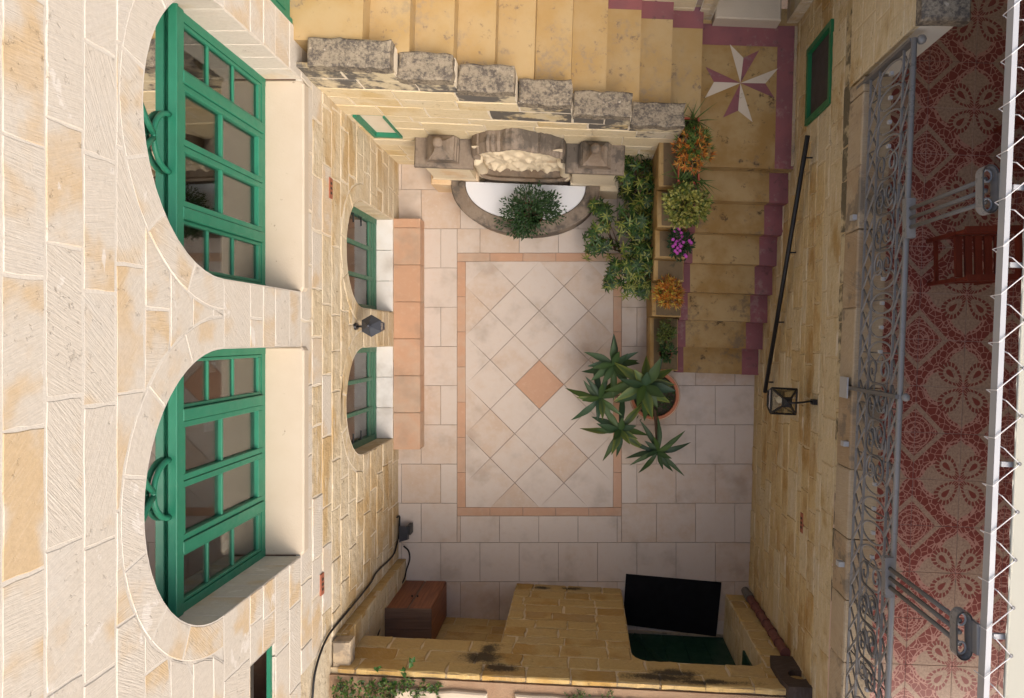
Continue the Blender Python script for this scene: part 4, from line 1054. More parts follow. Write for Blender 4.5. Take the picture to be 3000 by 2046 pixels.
# centre: back slab with shell-fluted pediment
cxp = -0.61
slab = MB(); n = 24
def ped(z_add, half_w, d): return [FD(cxp + half_w * math.cos(math.pi * k / n), d, 1.16 + z_add * (math.sin(math.pi * k / n) ** 0.7) + (0.05 * math.exp(-((k - n / 2) / 3.2) ** 2) if z_add else 0)) for k in range(n + 1)]
outline = [FD(cxp + 0.44, 0, 0.45)]
flut = []
pts_f = []; rl0 = random.Random(12)
for k in range(n * 2 + 1):
    t = math.pi * k / (n * 2); zz = 1.15 + 0.40 * (math.sin(t) ** 0.75) + 0.07 * math.exp(-((t - math.pi / 2) / 0.35) ** 2)
    x = cxp + 0.46 * math.cos(t); zz += rl0.uniform(-0.012, 0.012) + 0.025 * math.sin(5 * t) ** 2; fl = (0.010 if abs(t - 1.57) < 0.75 else 0.004) * math.cos(k * math.pi) * rl0.uniform(0.2, 1.5) + rl0.uniform(-0.008, 0.008)
    pts_f.append((x, zz, fl))
back = [(cxp + 0.46, 0.45)] + [(x, z - 0.035) for x, z, _ in pts_f] + [(cxp - 0.46, 0.45)]
slab.rings([[FD(x, 0.0, z) for x, z in back], [FD(x, 0.13, z) for x, z in back]])
add('back_slab', slab, M_FOUNT_P, FT)
sh_m = MB()      # fluted hood: ribs fan down and out from the pediment edge
rowsA = [FD(x, 0.0, z + 0.02 + fl * 0.5) for x, z, fl in pts_f]; rowsB = [FD(x, 0.10, z + 0.022 + fl) for x, z, fl in pts_f]; rowsC = [FD(x * 0.98 + cxp * 0.02, 0.185, z - 0.02 + fl * 1.3) for x, z, fl in pts_f]; rowsD = [FD(x * 0.97 + cxp * 0.03, 0.18, z - 0.06) for x, z, fl in pts_f]
rowsE = [FD(x * 0.97 + cxp * 0.03, 0.125, z - 0.06) for x, z, fl in pts_f]
sh_m.rings([rowsA, rowsB, rowsC, rowsD, rowsE], False, False, False)
add('shell_hood', sh_m, M_FOUNT, FT)
# carved relief: a lumpy rockwork and shell panel
rl_ = random.Random(5); rel = MB(); nx, nz = 80, 60
lumps = [(rl_.uniform(-0.36, 0.36), rl_.uniform(0.55, 1.35), rl_.uniform(0.014, 0.05), rl_.uniform(-0.035, 0.05)) for _ in range(210)] + [(0, 1.25, 0.2, 0.05), (-0.2, 1.1, 0.13, 0.05), (0.2, 1.12, 0.13, 0.05), (0, 0.85, 0.16, 0.06), (-0.26, 0.75, 0.1, 0.05), (0.26, 0.72, 0.12, 0.05)]
rows = []
for j in range(nz + 1):
    r = []
    for i in range(nx + 1):
        x = -0.43 + 0.86 * i / nx; z = 0.5 + 0.95 * j / nz
        d = 0.135
        for lx, lz, lr, lh in lumps:
            q = ((x - lx) ** 2 + (z - lz) ** 2) / lr ** 2
            if q < 6: d += lh * math.exp(-q * 1.4)
        edge = min(1, (0.43 - abs(x)) / 0.08) * min(1, (z - 0.5) / 0.08 + 0.2) * min(1, max(0, (1.5 - z)) / 0.1)
        d = 0.125 + (d - 0.125) * max(0, edge) * 0.62 + 0.006 * math.sin(40 * x + 31 * z)
        r.append(FD(cxp + x, d, z))
    rows.append(r)
rel.rings(rows, False, False, False); add('carved_relief', rel, M_FOUNT_P, FT, smooth=True)
# two short columns framing the relief and the spout shelf with rounded ends
for s in (-1, 1):
    cm = MB(); c = FD(cxp + s * 0.44, 0.15, 0); cm.lathe([(0.07, 0.45), (0.07, 0.55), (0.058, 0.58), (0.055, 1.0), (0.07, 1.03), (0.072, 1.1)], (c.x, c.y, 0), 16); add('column', cm, M_FOUNT_P, FT, smooth=True)
shf = MB(); N = 22
def shelf(a, d1, z):
    o = [FD(cxp - a, 0.12, z)]
    for k in range(N + 1):
        t = math.pi * k / N; o.append(FD(cxp - a * math.copysign(abs(math.cos(t)) ** 0.35, math.cos(t)), 0.12 + (d1 - 0.12) * math.sin(t) ** 0.45, z))
    return o + [FD(cxp + a, 0.12, z)]
shf.rings([shelf(0.42, 0.2, 0.50), shelf(0.47, 0.25, 0.55), shelf(0.475, 0.265, 0.60), shelf(0.44, 0.235, 0.605), shelf(0.42, 0.21, 0.575)], True, True, True)
add('spout_shelf', shf, M_FOUNT, FT)

# ------------------------------------------------------------------ iron railing of the terrace
RAIL = empty('terrace_railing', (1.945, -0.6, 3.2), 'grey wrought-iron railing with lattice bands and scrolls along the terrace', 'railing')
rdir = Vector((0.04, 1, 0)).normalized(); rout = Vector((-1, 0.04, 0)).normalized()
frR = Frame((1.945, 0, 0), rdir, rout)
S0, S1 = -3.3, 1.80
ZR = (3.27, 3.43, 3.80, 3.935)
def flatbar(name, s0, z0, s1, z1, w, t, mat, parent=RAIL, d=0.0):
    a = Vector((s0, z0)); b = Vector((s1, z1)); e = (b - a).normalized(); nn = Vector((-e.y, e.x)) * w / 2
    q = [a + nn, a - nn, b - nn, b + nn]
    mb = MB(); mb.rings([[frR.p(p.x, p.y, d - t / 2) for p in q], [frR.p(p.x, p.y, d + t / 2) for p in q]]); return add(name, mb, mat, parent)
for z in ZR[:3]: flatbar('rail_bar', S0, z, S1, z, 0.010, 0.016, M_STEEL)
tr = MB().tube([frR.p(S0, ZR[3], 0), frR.p(S1 + 0.02, ZR[3], 0)], 0.018, 10); add('top_rail', tr, M_STEEL, RAIL, smooth=True)
add('rail_cap', MB().ball(frR.p(S1 + 0.015, ZR[3], -0.045), 0.03, 10), M_STEEL, RAIL, smooth=True)
cell = 0.158; ncell = int((S1 - S0) / cell)
def X_pair(z0, z1, d):
    b1 = flatbar('lattice_bar', S0, z0 + 0.008, S0 + cell, z1 - 0.008, 0.016, 0.006, M_STEEL, d=d)
    b2 = flatbar('lattice_bar', S0 + cell, z0 + 0.008, S0, z1 - 0.008, 0.016, 0.006, M_STEEL_D, d=-d)
    for k in range(1, ncell):
        off = rdir * (cell * k); clone(b1, RAIL, off); clone(b2, RAIL, off)
X_pair(ZR[0], ZR[1], 0.006); X_pair(ZR[2], ZR[3] - 0.01, 0.006)
zm = (ZR[1] + ZR[2]) / 2; hh = (ZR[2] - ZR[1]) / 2
ringp = [frR.p(0 + 0.066 * math.cos(t), zm + (hh - 0.006) * math.sin(t), 0) for t in [2 * math.pi * k / 20 for k in range(20)]]
def at_s(o, s): o.location = o.location + rdir * s
ring0 = add('scroll_ring', MB().tube(ringp, 0.007, 6, True), M_STEEL, RAIL, smooth=True)
coll0 = add('collar', MB().box((-0.011, -0.011, zm - 0.014), (0.011, 0.011, zm + 0.014), lambda s, d, z: frR.p(s, z, d)), M_WHITE, RAIL)
def spiral(s_c, z_c, r, turns, st, sg):
    out = []
    for k in range(25):
        t = k / 24; a = st + sg * 2 * math.pi * turns * t; rr = r * (1 - 0.75 * t)
        out.append((s_c + rr * math.cos(a), z_c + rr * math.sin(a)))
    return out
sa_ = spiral(0.09, zm + 0.075, 0.085, 1.3, math.pi, -1); sb_ = spiral(-0.09, zm - 0.075, 0.085, 1.3, 0, -1)
scr0 = add('s_scroll', MB().tube([frR.p(s, z, 0) for s, z in reversed(sb_)] + [frR.p(s, z, 0) for s, z in sa_], 0.0072, 6), M_STEEL, RAIL, smooth=True)
scr1 = add('s_scroll', MB().tube([frR.p(-s, z, 0.012) for s, z in reversed(sb_)] + [frR.p(-s, z, 0.012) for s, z in sa_], 0.0072, 6), M_STEEL_D, RAIL, smooth=True)
oval = [frR.p(0.19 * math.cos(t) * (1 if True else 0), zm + 0.10 * math.sin(t), -0.01) for t in [2 * math.pi * k / 24 for k in range(24)]]
ov0 = add('long_oval', MB().tube(oval, 0.006, 6, True), M_STEEL, RAIL, smooth=True)
# panels alternate: rings with collars / crossing scrolls
spots_r = []; spots_s = []
s = 1.72
pat = ['r'] * 4 + ['s'] * 3
idx = 0
while s > S0 + 0.2:
    if pat[idx % 7] == 'r': spots_r.append(s); s -= cell
    else: spots_s.append(s - 0.05); s -= 0.235
    idx += 1
for k, s in enumerate(spots_r):
    for o in ([ring0, coll0] if k == 0 else [clone(ring0, RAIL, (0, 0, 0)), clone(coll0, RAIL, (0, 0, 0))]):
        pass
base_r, base_c = ring0.location.copy(), coll0.location.copy()
rings_ = [o for o in RAIL.children if o.name.startswith('scroll_ring')]; colls_ = [o for o in RAIL.children if o.name.startswith('collar')]
for s, o in zip(spots_r, rings_): o.location = base_r + rdir * s
for s, o in zip(spots_r, colls_): o.location = base_c + rdir * s
for src in (scr0, scr1, ov0):
    b0 = src.location.copy()
    for k, s in enumerate(spots_s):
        o = src if k == 0 else clone(src, RAIL, (0, 0, 0)); o.location = b0 + rdir * s
bal0 = add('baluster', MB().tube([frR.p(0, ZR[0], -0.02), frR.p(0, ZR[3], -0.02)], 0.005, 5), M_STEEL_D, RAIL)
b0 = bal0.location.copy()
for k in range(14):
    o = bal0 if k == 0 else clone(bal0, RAIL, (0, 0, 0)); o.location = b0 + rdir * (1.64 - k * cell * 2.2)
# end post, middle post with wall plate, fixing tabs on the ledge
add('post', MB().box((S1 + 0.002, -0.025, 3.06), (S1 + 0.024, 0.025, 3.93), lambda s, d, z: frR.p(s, z, d)), M_STEEL_D, RAIL)
sp = at_x(2515, 1142, 1.93)
smid = frR.s.dot(Vector((1.94, at(2650, 1163, 3.93).y, 0)) - frR.o)
add('post', MB().box((smid - 0.012, -0.02, 3.02), (smid + 0.012, 0.035, 3.95), lambda s, d, z: frR.p(s, z, d)), M_STEEL_D, RAIL)
add('post_knob', MB().ball(frR.p(smid, 3.97, -0.02), 0.026, 10), M_STEEL, RAIL, smooth=True)
add('wall_plate', MB().box((smid - 0.075, 0.036, 3.02), (smid + 0.075, 0.046, 3.17), lambda s, d, z: frR.p(s, z, d)), M_WHITE, RAIL)
for s in (0.86, -0.76, -1.62):
    add('fixing_tab', MB().box((s - 0.018, 0.0, 3.10), (s + 0.018, 0.05, 3.16), lambda a, d, z: frR.p(a, z, d)), M_WHITE, RAIL)

# ------------------------------------------------------------------ awning over the terrace
AW = empty('terrace_awning', (2.1, 0, 3.05), 'cream fabric awning laced to a white steel beam on triple-rod posts', 'awning')
adir = Vector((0.044, 1, 0)).normalized(); aout = Vector((-1, 0.044, 0)).normalized()
ub = at(2931, 650, 4.90)
frA = Frame((ub.x - 0.044 * ub.y, 0, 0), adir, aout)
FA = lambda s, d, z: frA.p(s, z, d)
add('beam', MB().box((-3.6, -0.026, 4.878), (3.4, 0.0, 4.935), FA), M_WHITE, AW)
fb_ = MB(); rows = []
def edge_d(s): return -0.095
for j in range(61):
    s = -3.6 + 7.0 * j / 60; r = []
    for i in range(13):
        d = -0.098 - i * 0.28; sag = -0.05 * math.sin(math.pi * i / 12) + 0.004 * math.sin(9 * s + i) + 0.006 * math.cos(s * 27.5) * (1 if i == 0 else 0)
        r.append(frA.p(s, 4.925 + sag + i * 0.012, d + (0.006 * math.cos(s * 27.5) if i == 0 else 0)))
    rows.append(r)
fb_.rings(rows, False, False, False); add('fabric', fb_, M_FABRIC, AW, smooth=True)
hem = MB().tube([frA.p(-3.6 + 7.0 * j / 60, 4.928, -0.104) for j in range(61)], 0.007, 5); add('hem', hem, M_FABRIC, AW, smooth=True)
pitch = 0.226; s = -2.9 + 0.05; rp = []; k = 0
while s < 2.6:
    rp += [(s, -0.118, 4.942), (s + pitch * 0.30, -0.056, 4.915), (s + pitch * 0.40, -0.03, 4.853), (s + pitch * 0.50, 0.005, 4.853), (s + pitch * 0.52, 0.006, 4.943), (s + pitch * 0.97, -0.108, 4.945)]
    add('eyelet', MB().lathe([(0.010, 4.936), (0.010, 4.942), (0.004, 4.943)], Vector((frA.p(s, 0, -0.118).x, frA.p(s, 0, -0.118).y, 0)), 8), M_STEEL_D, AW)
    s += pitch
add('lacing_rope', MB().tube([FA(*p) for p in rp], 0.0028, 5), M_ROPE, AW)
for px, py in ((2671, 638), (2609, 1695)):
    p0 = at(px, py, 3.98); sy = p0.y
    c = add('post_base', MB().box((p0.x - 0.028, sy - 0.12, 3.915), (p0.x + 0.028, sy + 0.12, 3.972)), M_STEEL, AW)
    for k in (-1, 0, 1): add('post_rod', MB().tube([(p0.x, sy + k * 0.056, 3.96), (p0.x, sy + k * 0.056, 4.79)], 0.0125, 8), M_STEEL_D, c, smooth=True)
    ovp = [(p0.x + 0.03 * math.cos(t), sy + math.copysign(0.075, math.sin(t)) + 0.045 * math.sin(t), 0) for t in [2 * math.pi * (j + 0.5) / 20 for j in range(20)]]
    cap = MB(); cap.rings([[(x * 1 + (x - p0.x) * 0.35, y, 4.77) for x, y, _ in ovp], [(x + (x - p0.x) * 0.35, y, 4.835) for x, y, _ in ovp]], True, False, False)
    cap.rings([[(p0.x + (x - p0.x) * 1.1, sy + (y - sy) * 0.93, 4.77) for x, y, _ in ovp], [(p0.x + (x - p0.x) * 1.1, sy + (y - sy) * 0.93, 4.835) for x, y, _ in ovp]], True, False, False)
    add('capital_ring', cap, M_STEEL, c, smooth=False)
    for k in (-0.07, 0.07): add('capital_scroll', MB().tube([(p0.x + 0.024 * math.cos(t), sy + k + 0.03 * math.sin(t), 4.80) for t in [2 * math.pi * j / 10 for j in range(10)]], 0.006, 5, True), M_STEEL, c)
    add('capital_bracket', MB().box((p0.x + 0.035, sy - 0.075, 4.78), (max(p0.x + 0.05, frA.p(sy, 0, 0).x + 0.004), sy + 0.075, 4.88)), M_STEEL, c)
for s in (0.35, 0.72, -0.6, -1.42): add('cross_bracket', MB().box((s - 0.012, -0.2, 4.885), (s + 0.012, -0.053, 4.905), FA), M_WHITE, AW)

# ------------------------------------------------------------------ chairs on the terrace
def chair(name, px, py, label, ang, mat, cushion=None):
    c = at(px, py, 3.43); base = Vector((c.x, c.y, 3.052))
    E = empty(name, base, label, 'chair', 'wooden chairs on the terrace')
    ca_, sa2 = math.cos(ang), math.sin(ang)
    tf = lambda x, y, z: base + Vector((x * ca_ - y * sa2, x * sa2 + y * ca_, z))      # chair faces -x
    def b(nm, a, c2, m=mat): add(nm, MB().box(a, c2, tf), m, E)
    W = 0.17
    for y in (-W, W - 0.028):
        b('leg', (-0.19, y, 0), (-0.155, y + 0.028, 0.375)); b('leg', (0.15, y, 0), (0.185, y + 0.028, 0.86))
        b('side_rail', (-0.19, y + 0.002, 0.376), (0.15, y + 0.026, 0.412)); b('stretcher', (-0.155, y + 0.004, 0.16), (0.15, y + 0.024, 0.185))
        b('armrest', (-0.21, y - 0.006, 0.58), (0.149, y + 0.034, 0.60)); b('arm_post', (-0.185, y + 0.004, 0.412), (-0.16, y + 0.024, 0.58))
    for i in range(5): b('seat_slat', (-0.185 + i * 0.067, -W + 0.03, 0.385), (-0.185 + i * 0.067 + 0.047, W - 0.03, 0.405))
    b('front_stretcher', (-0.185, -W + 0.028, 0.10), (-0.165, W - 0.028, 0.13))
    for i in range(4): b('back_slat', (0.158, -W + 0.03, 0.50 + i * 0.09), (0.176, W - 0.03, 0.56 + i * 0.09))
    if cushion: b('cushion', (-0.17, -W + 0.035, 0.406), (0.145, W - 0.035, 0.45), cushion)
chair('wooden_chair', 2873, 752, 'red wooden slatted armchair half under the awning edge', 0.02, M_WOOD_R)
chair('wooden_chair', 3088, 402, 'wooden chair with black cushion mostly hidden under the awning', 0.05, M_WOOD_R, M_RUBBER)

# ------------------------------------------------------------------ lanterns
L1 = empty('wall_lantern', at_x(1040, 957, XW), 'dark hexagonal lantern on the pier between the ground windows', 'lantern')
lc = at(1085, 955, 1.74)
def hexr(r, z, c=lc, n=6, a0=math.pi / 6): return [(c.x + r * math.cos(a0 + 2 * math.pi * k / n), c.y + r * math.sin(a0 + 2 * math.pi * k / n), z) for k in range(n)]
add('lantern_roof', MB().rings([hexr(0.098, 1.70), hexr(0.102, 1.708), hexr(0.06, 1.745), hexr(0.032, 1.77), hexr(0.02, 1.785)]), M_LANT, L1)
add('roof_finial', MB().lathe([(0.014, 1.785), (0.022, 1.80), (0.014, 1.82), (0.004, 1.83)], (lc.x, lc.y, 0), 10), M_LANT, L1, smooth=True)
body = MB()
for k in range(6):
    a = math.pi / 6 + 2 * math.pi * k / 6
    body.tube([(lc.x + 0.088 * math.cos(a), lc.y + 0.088 * math.sin(a), 1.70), (lc.x + 0.06 * math.cos(a), lc.y + 0.06 * math.sin(a), 1.47)], 0.006, 4)
add('lantern_cage', body, M_LANT, L1); add('lantern_base', MB().rings([hexr(0.03, 1.43), hexr(0.064, 1.46), hexr(0.064, 1.475)]), M_LANT, L1)
add('lantern_glass', MB().rings([hexr(0.057, 1.476), hexr(0.084, 1.699)], True, False, False), M_GLASS_L, L1)
wl = at_x(1040, 957, XW)
add('wall_plate', MB().rings([[(XW + 0.004, wl.y + 0.035 * math.cos(t), wl.z + 0.06 * math.sin(t)) for t in [2 * math.pi * k / 12 for k in range(12)]], [(XW + 0.022, wl.y + 0.03 * math.cos(t), wl.z + 0.052 * math.sin(t)) for t in [2 * math.pi * k / 12 for k in range(12)]]]), M_BLACK, L1)
add('arm', MB().tube([(XW + 0.02, wl.y, wl.z), (XW + 0.06, wl.y, wl.z + 0.01), (XW + 0.09, wl.y, 1.60), (lc.x - 0.07, lc.y, 1.55), (lc.x - 0.03, lc.y, 1.46)], 0.011, 6), M_BLACK, L1, smooth=True)
L2 = empty('wall_lantern', at_x(2388, 1178, 1.95), 'square black lantern with glass roof on a scroll arm on the honey wall', 'lantern')
wm = at_x(2386, 1178, 1.952); l2 = at(2296, 1176, 2.10); sq = lambda r, z, a0=math.pi / 4 - 0.05: hexr(r * 1.414, z, l2, 4, a0)
fr_ = MB()
def edges(r0, r1, w):
    A, B = r0, r1
    for k in range(4): fr_.tube([A[k], B[k]], w, 4)
top4, mid4, bot4 = sq(0.032, 2.20), sq(0.108, 2.10), sq(0.07, 1.84)
edges(top4, mid4, 0.010); edges(mid4, bot4, 0.008)
for rr_, w in ((top4, 0.012), (mid4, 0.009), (bot4, 0.010)):
    for k in range(4): fr_.tube([rr_[k], rr_[(k + 1) % 4]], w, 4)
add('lantern_frame', fr_, M_BLACK, L2)
add('lantern_cap', MB().rings([sq(0.034, 2.195), sq(0.03, 2.225), sq(0.012, 2.24)]), M_BLACK, L2)
add('lantern_base', MB().rings([sq(0.068, 1.83), sq(0.07, 1.845)]), M_BLACK, L2)
for k in range(4):
    add('roof_pane', MB().quad(top4[k], top4[(k + 1) % 4], mid4[(k + 1) % 4], mid4[k]), M_GLASS_L, L2); add('side_pane', MB().quad(mid4[k], mid4[(k + 1) % 4], bot4[(k + 1) % 4], bot4[k]), M_GLASS_L, L2)
add('lamp_bulb', MB().lathe([(0.012, 1.85), (0.014, 1.92), (0.03, 1.97), (0.026, 2.01), (0.008, 2.03)], (l2.x, l2.y, 0), 10), M_PAPER, L2, smooth=True)
add('arm', MB().tube([wm, wm.lerp(l2, 0.2) + Vector((0, 0.006, 0.03)), wm.lerp(Vector((l2.x, l2.y, 2.27)), 0.5), wm.lerp(Vector((l2.x, l2.y, 2.3)), 0.8), (l2.x, l2.y, 2.275), (l2.x, l2.y, 2.235)], 0.009, 6), M_BLACK, L2, smooth=True)
add('wall_plate', MB().box((wm.x - 0.022, wm.y - 0.022, wm.z - 0.04), (wm.x + 0.012, wm.y + 0.022, wm.z + 0.04)), M_BLACK, L2)

# ------------------------------------------------------------------ handrail on the terrace wall
HR = empty('stair_handrail', (1.9, 0.6, 0.8), 'black iron handrail fixed to the honey wall beside the lower flight', 'handrail')
h0 = at(2241, 1149, 0.80); h1 = at(2366, 398, 2.06)
add('rail_tube', MB().tube([h0, h0.lerp(h1, 0.5), h1], 0.021, 10), M_BLACK, HR, smooth=True)
for t in (0.045, 0.31, 0.59, 0.93):
    p = h0.lerp(h1, t); wx = wall_x(p.y)
    add('rail_bracket', MB().tube([p + Vector((0, 0, -0.015)), p + Vector((0.02, 0, -0.035)), Vector((wx - 0.002, p.y, p.z - 0.03))], 0.008, 6), M_BLACK, HR)

# ------------------------------------------------------------------ cabinet, doormat, drainpipe, spout, cable
CB = empty('wooden_cabinet', (-1.78, -2.98, 0), 'brown wooden two-door cabinet standing in the niche opening', 'cabinet')
c0, c1 = at(1186, 1699, 0), at(1309, 1706, 0); hz = 0.925
cf = lambda x, y, z: Vector((c0.x + x, c0.y - 0.02 * x - y, z))
cw, cdp = c1.x - c0.x, 0.40
add('carcass', MB().box((0, 0.018, 0.0), (cw, cdp, hz - 0.025), cf), M_WOOD_V, CB)
for i, (a, b) in enumerate(((0.006, cw / 2 - 0.012), (cw / 2 + 0.012, cw - 0.006))):
    d = add('door', MB().box((a, 0.0, 0.02), (b, 0.017, hz - 0.03), cf), M_WOOD_V, CB)
    add('knob', MB().ball(cf(cw / 2 + (-0.03 if i == 0 else 0.03), -0.012, 0.55), 0.011, 8), M_BLACK, d)
add('door_seam', MB().box((cw / 2 - 0.011, 0.006, 0.02), (cw / 2 + 0.011, 0.0175, hz - 0.03), cf), M_WOOD_T, CB)
for i in range(4): add('top_plank', MB().box((-0.012, -0.012 + i * 0.105, hz - 0.024), (cw + 0.012, -0.012 + i * 0.105 + 0.102, hz), cf), M_WOOD_T, CB)
md = [at(1834, 1682, 0.02), at(2114, 1707, 0.02), at(2098, 1866, 0.02), at(1824, 1830, 0.02)]
mm = MB(); q = [(p.x, p.y) for p in md][::-1]; mm.prism(q, 0.011, 0.024, 0.004)
MT = add('doormat', mm, M_RUBBER, label='black rubber doormat lying before the green door', cat='doormat')
PIPE = empty('clay_drainpipe', (1.86, -2.96, 0), 'plum red clay drainpipe in the corner beside the doorway', 'drainpipe')
pp = at(2194, 1757, 0.1); pcx, pcy = 1.862, -2.885
for k in range(6):
    z0 = 0.28 + k * 0.235
    add('pipe_section', MB().lathe([(0.042, z0), (0.042, z0 + 0.195), (0.05, z0 + 0.2), (0.05, z0 + 0.228)], (pcx, pcy, 0), 14), M_PIPE, PIPE, smooth=False)
add('pipe_foot', MB().lathe([(0.045, 0.0), (0.045, 0.12), (0.05, 0.13), (0.05, 0.275)], (pcx, pcy, 0), 14), M_STEEL_D, PIPE)
SPT = empty('stone_spout', (1.83, -2.95, 1.72), 'soot dark square stone spout above the clay drainpipe', 'spout')
sp_ = MB(); fx0, fx1 = 1.70, 1.93
mS = stone_mat('black_stained_stone', (0.07, 0.05, 0.04, 1), (0.10, 0.065, 0.04, 1), (0.05, 0.045, 0.042, 1), 0.4, (0, 1, 0), 0.3, 0.3, streak=0.1)
nseg = 16; cz, cs_, rh = 2.10, 1.85, 0.085
outer = [(fx0, 1.74), (fx1, 1.74), (fx1, 2.36), (fx0, 2.36)]
def sq_pt(t):
    a = 2 * math.pi * t / nseg; c_, s_ = math.cos(a), math.sin(a); k = 1 / max(abs(c_) / 0.155, abs(s_) / 0.30)
    return (1.83 + c_ * k, 2.03 + s_ * k)
O = [sq_pt(t) for t in range(nseg)]; I = [(cs_ + rh * math.cos(2 * math.pi * t / nseg), cz + rh * math.sin(2 * math.pi * t / nseg)) for t in range(nseg)]
sp_.rings([[frD.p(s, z, -0.1) for s, z in O], [frD.p(s, z, 0.05) for s, z in O], [frD.p(s, z, 0.05) for s, z in I], [frD.p(s, z, -0.08) for s, z in I]], True, True, True)
add('spout_block', sp_, mS, SPT)
# floodlight on the floor and the black cable climbing the corner
FL = empty('floodlight', (-1.98, -2.27, 0), 'black floodlight box on the floor at the foot of the house wall', 'floodlight')
fc = at(1190, 1558, 0.16)
add('lamp_housing', MB().rings([[(fc.x - 0.07, fc.y - 0.10, 0.10), (fc.x + 0.02, fc.y - 0.10, 0.10), (fc.x + 0.02, fc.y + 0.05, 0.10), (fc.x - 0.07, fc.y + 0.05, 0.10)], [(fc.x - 0.08, fc.y - 0.12, 0.16), (fc.x + 0.025, fc.y - 0.08, 0.2), (fc.x + 0.025, fc.y + 0.06, 0.2), (fc.x - 0.08, fc.y + 0.06, 0.16)]]), M_LANT, FL)
add('lamp_bezel', MB().box((fc.x + 0.018, fc.y - 0.03, 0.06), (fc.x + 0.055, fc.y + 0.075, 0.19)), M_BLACK, FL); add('foot_bracket', MB().box((fc.x - 0.04, fc.y - 0.03, 0.011), (fc.x + 0.01, fc.y + 0.03, 0.10)), M_BLACK, FL)
XC = XW + 0.016
path = [(1163, 1516), (1172, 1512), (1176, 1530), (1170, 1560), (1162, 1598), (1150, 1630), (1105, 1675), (1088, 1705), (1057, 1745), (1020, 1790), (985, 1832), (962, 1862), (940, 1910), (922, 1975), (915, 2046), (908, 2120)]
pts = [at_x(x, y, XC + 0.0) for x, y in path]
pts = [p if p.z > 0.03 else Vector((p.x, p.y, 0.03)) for p in pts]
def smooth_path(p, n=4):
    out = []
    for i in range(len(p) - 1):
        a, b, c, d = p[max(i - 1, 0)], p[i], p[i + 1], p[min(i + 2, len(p) - 1)]
        for k in range(n):
            t = k / n; out.append(0.5 * ((2 * b) + (c - a) * t + (2 * a - 5 * b + 4 * c - d) * t * t + (3 * b - a - 3 * c + d) * t ** 3))
    return out + [p[-1]]
add('power_cable', MB().tube(smooth_path(pts), 0.0095, 6), M_CABLE, smooth=True, label='black cable clipped up the corner of the house wall', cat='cable')
p2 = [at(1183, 1601, 0.1), at(1197, 1615, 0.03), at(1200, 1640, 0.02), at(1190, 1672, 0.03), at(1183, 1700, 0.15), at(1150, 1745, 0.45), at(1124, 1785, 0.78), at(1115, 1830, 1.0), at(1112, 1880, 1.3)]
p2 = [Vector((min(p.x, -1.985) if i > 3 else p.x, p.y, p.z)) for i, p in enumerate(p2)]
add('power_cable', MB().tube(smooth_path(p2), 0.0095, 6), M_CABLE, smooth=True, label='shorter black cable looping behind the wooden cabinet', cat='cable')

# ------------------------------------------------------------------ stepped planter ledge beside the lower flight
PL = empty('stepped_planter_ledge', (0.88, 0.5, 0), 'ochre stepped ledge carrying plant pots between courtyard and lower stairs', 'ledge')
LEDGE = [(-0.38, 0.20, 0.40), (0.20, 0.56, 0.66), (0.56, 0.78, 0.86), (0.78, 1.06, 1.02), (1.06, 1.42, 1.20), (1.42, 2.02, 1.365)]
for a, b, z in LEDGE:
    q = rough_edges([(0.735, a + 0.002), (1.043, a + 0.002), (1.043, b - 0.002), (0.735, b - 0.002)], 0.003, 0.2)
    add('ledge_block', MB().prism([(x, y - 0.035 * (x - 1.5)) for x, y in q], 0.0, z, 0.01), M_OCHRE_W, PL)
    add('ledge_top', MB().prism([(x, y - 0.035 * (x - 1.5)) for x, y in [(0.78, a + 0.015), (1.035, a + 0.015), (1.035, b - 0.015), (0.78, b - 0.015)]], z - 0.02, z + 0.005), M_MOSS, PL)
def ledge_z(y):
    for a, b, z in LEDGE:
        if y + 0.02 < b: return z + 0.006
    return LEDGE[-1][2] + 0.006
# ------------------------------------------------------------------ plants
rp_ = random.Random(77)
def rv(a=1.0): return Vector((rp_.uniform(-a, a), rp_.uniform(-a, a), rp_.uniform(-a, a)))
def leaf(mb, base, d, up, L, W, droop, c0, c1, seg=3, shape=0.45, fold=0.25, cmid=None, agave=False, bend=0.0):
    """one leaf blade with a folded midrib"""
    d = d.normalized(); side = d.cross(up)
    if side.length < 1e-4: side = d.cross(Vector((1, 0, 0)))
    side.normalize(); n = side.cross(d).normalized(); i0 = len(mb.v)
    for k in range(seg + 1):
        t = k / seg
        w = W * 0.5 * max(0.04, math.sin(math.pi * min(1, (t ** shape if t > 0 else 0)) * 0.98 + 0.02)) if k < seg else W * 0.01
        if agave: w = W * 0.5 * max(0.02, (0.34 + 0.66 * min(1, t / 0.5) ** 0.9) if t < 0.5 else ((1 - t) / 0.5) ** 0.8)
        p = base + d * (L * t) + n * (-droop * L * t * t) + side * (bend * L * t * t)
        col = [c0[j] + (c1[j] - c0[j]) * t for j in range(3)]
        cm = cmid or col
        for s in (-1, 0, 1):
            mb.v.append(tuple(p + side * (w * s) + n * (abs(s) * w * fold))); mb.c.append(((cm if s == 0 else col)[0], (cm if s == 0 else col)[1], (cm if s == 0 else col)[2], 1))
    for k in range(seg):
        for s in (0, 1):
            a = i0 + k * 3 + s; mb.f.append((a, a + 1, a + 4, a + 3))
def vary(c, v=0.25):
    k = rp_.uniform(1 - v, 1 + v); return tuple(x * k for x in c)
UPV = Vector((0, 0, 1))
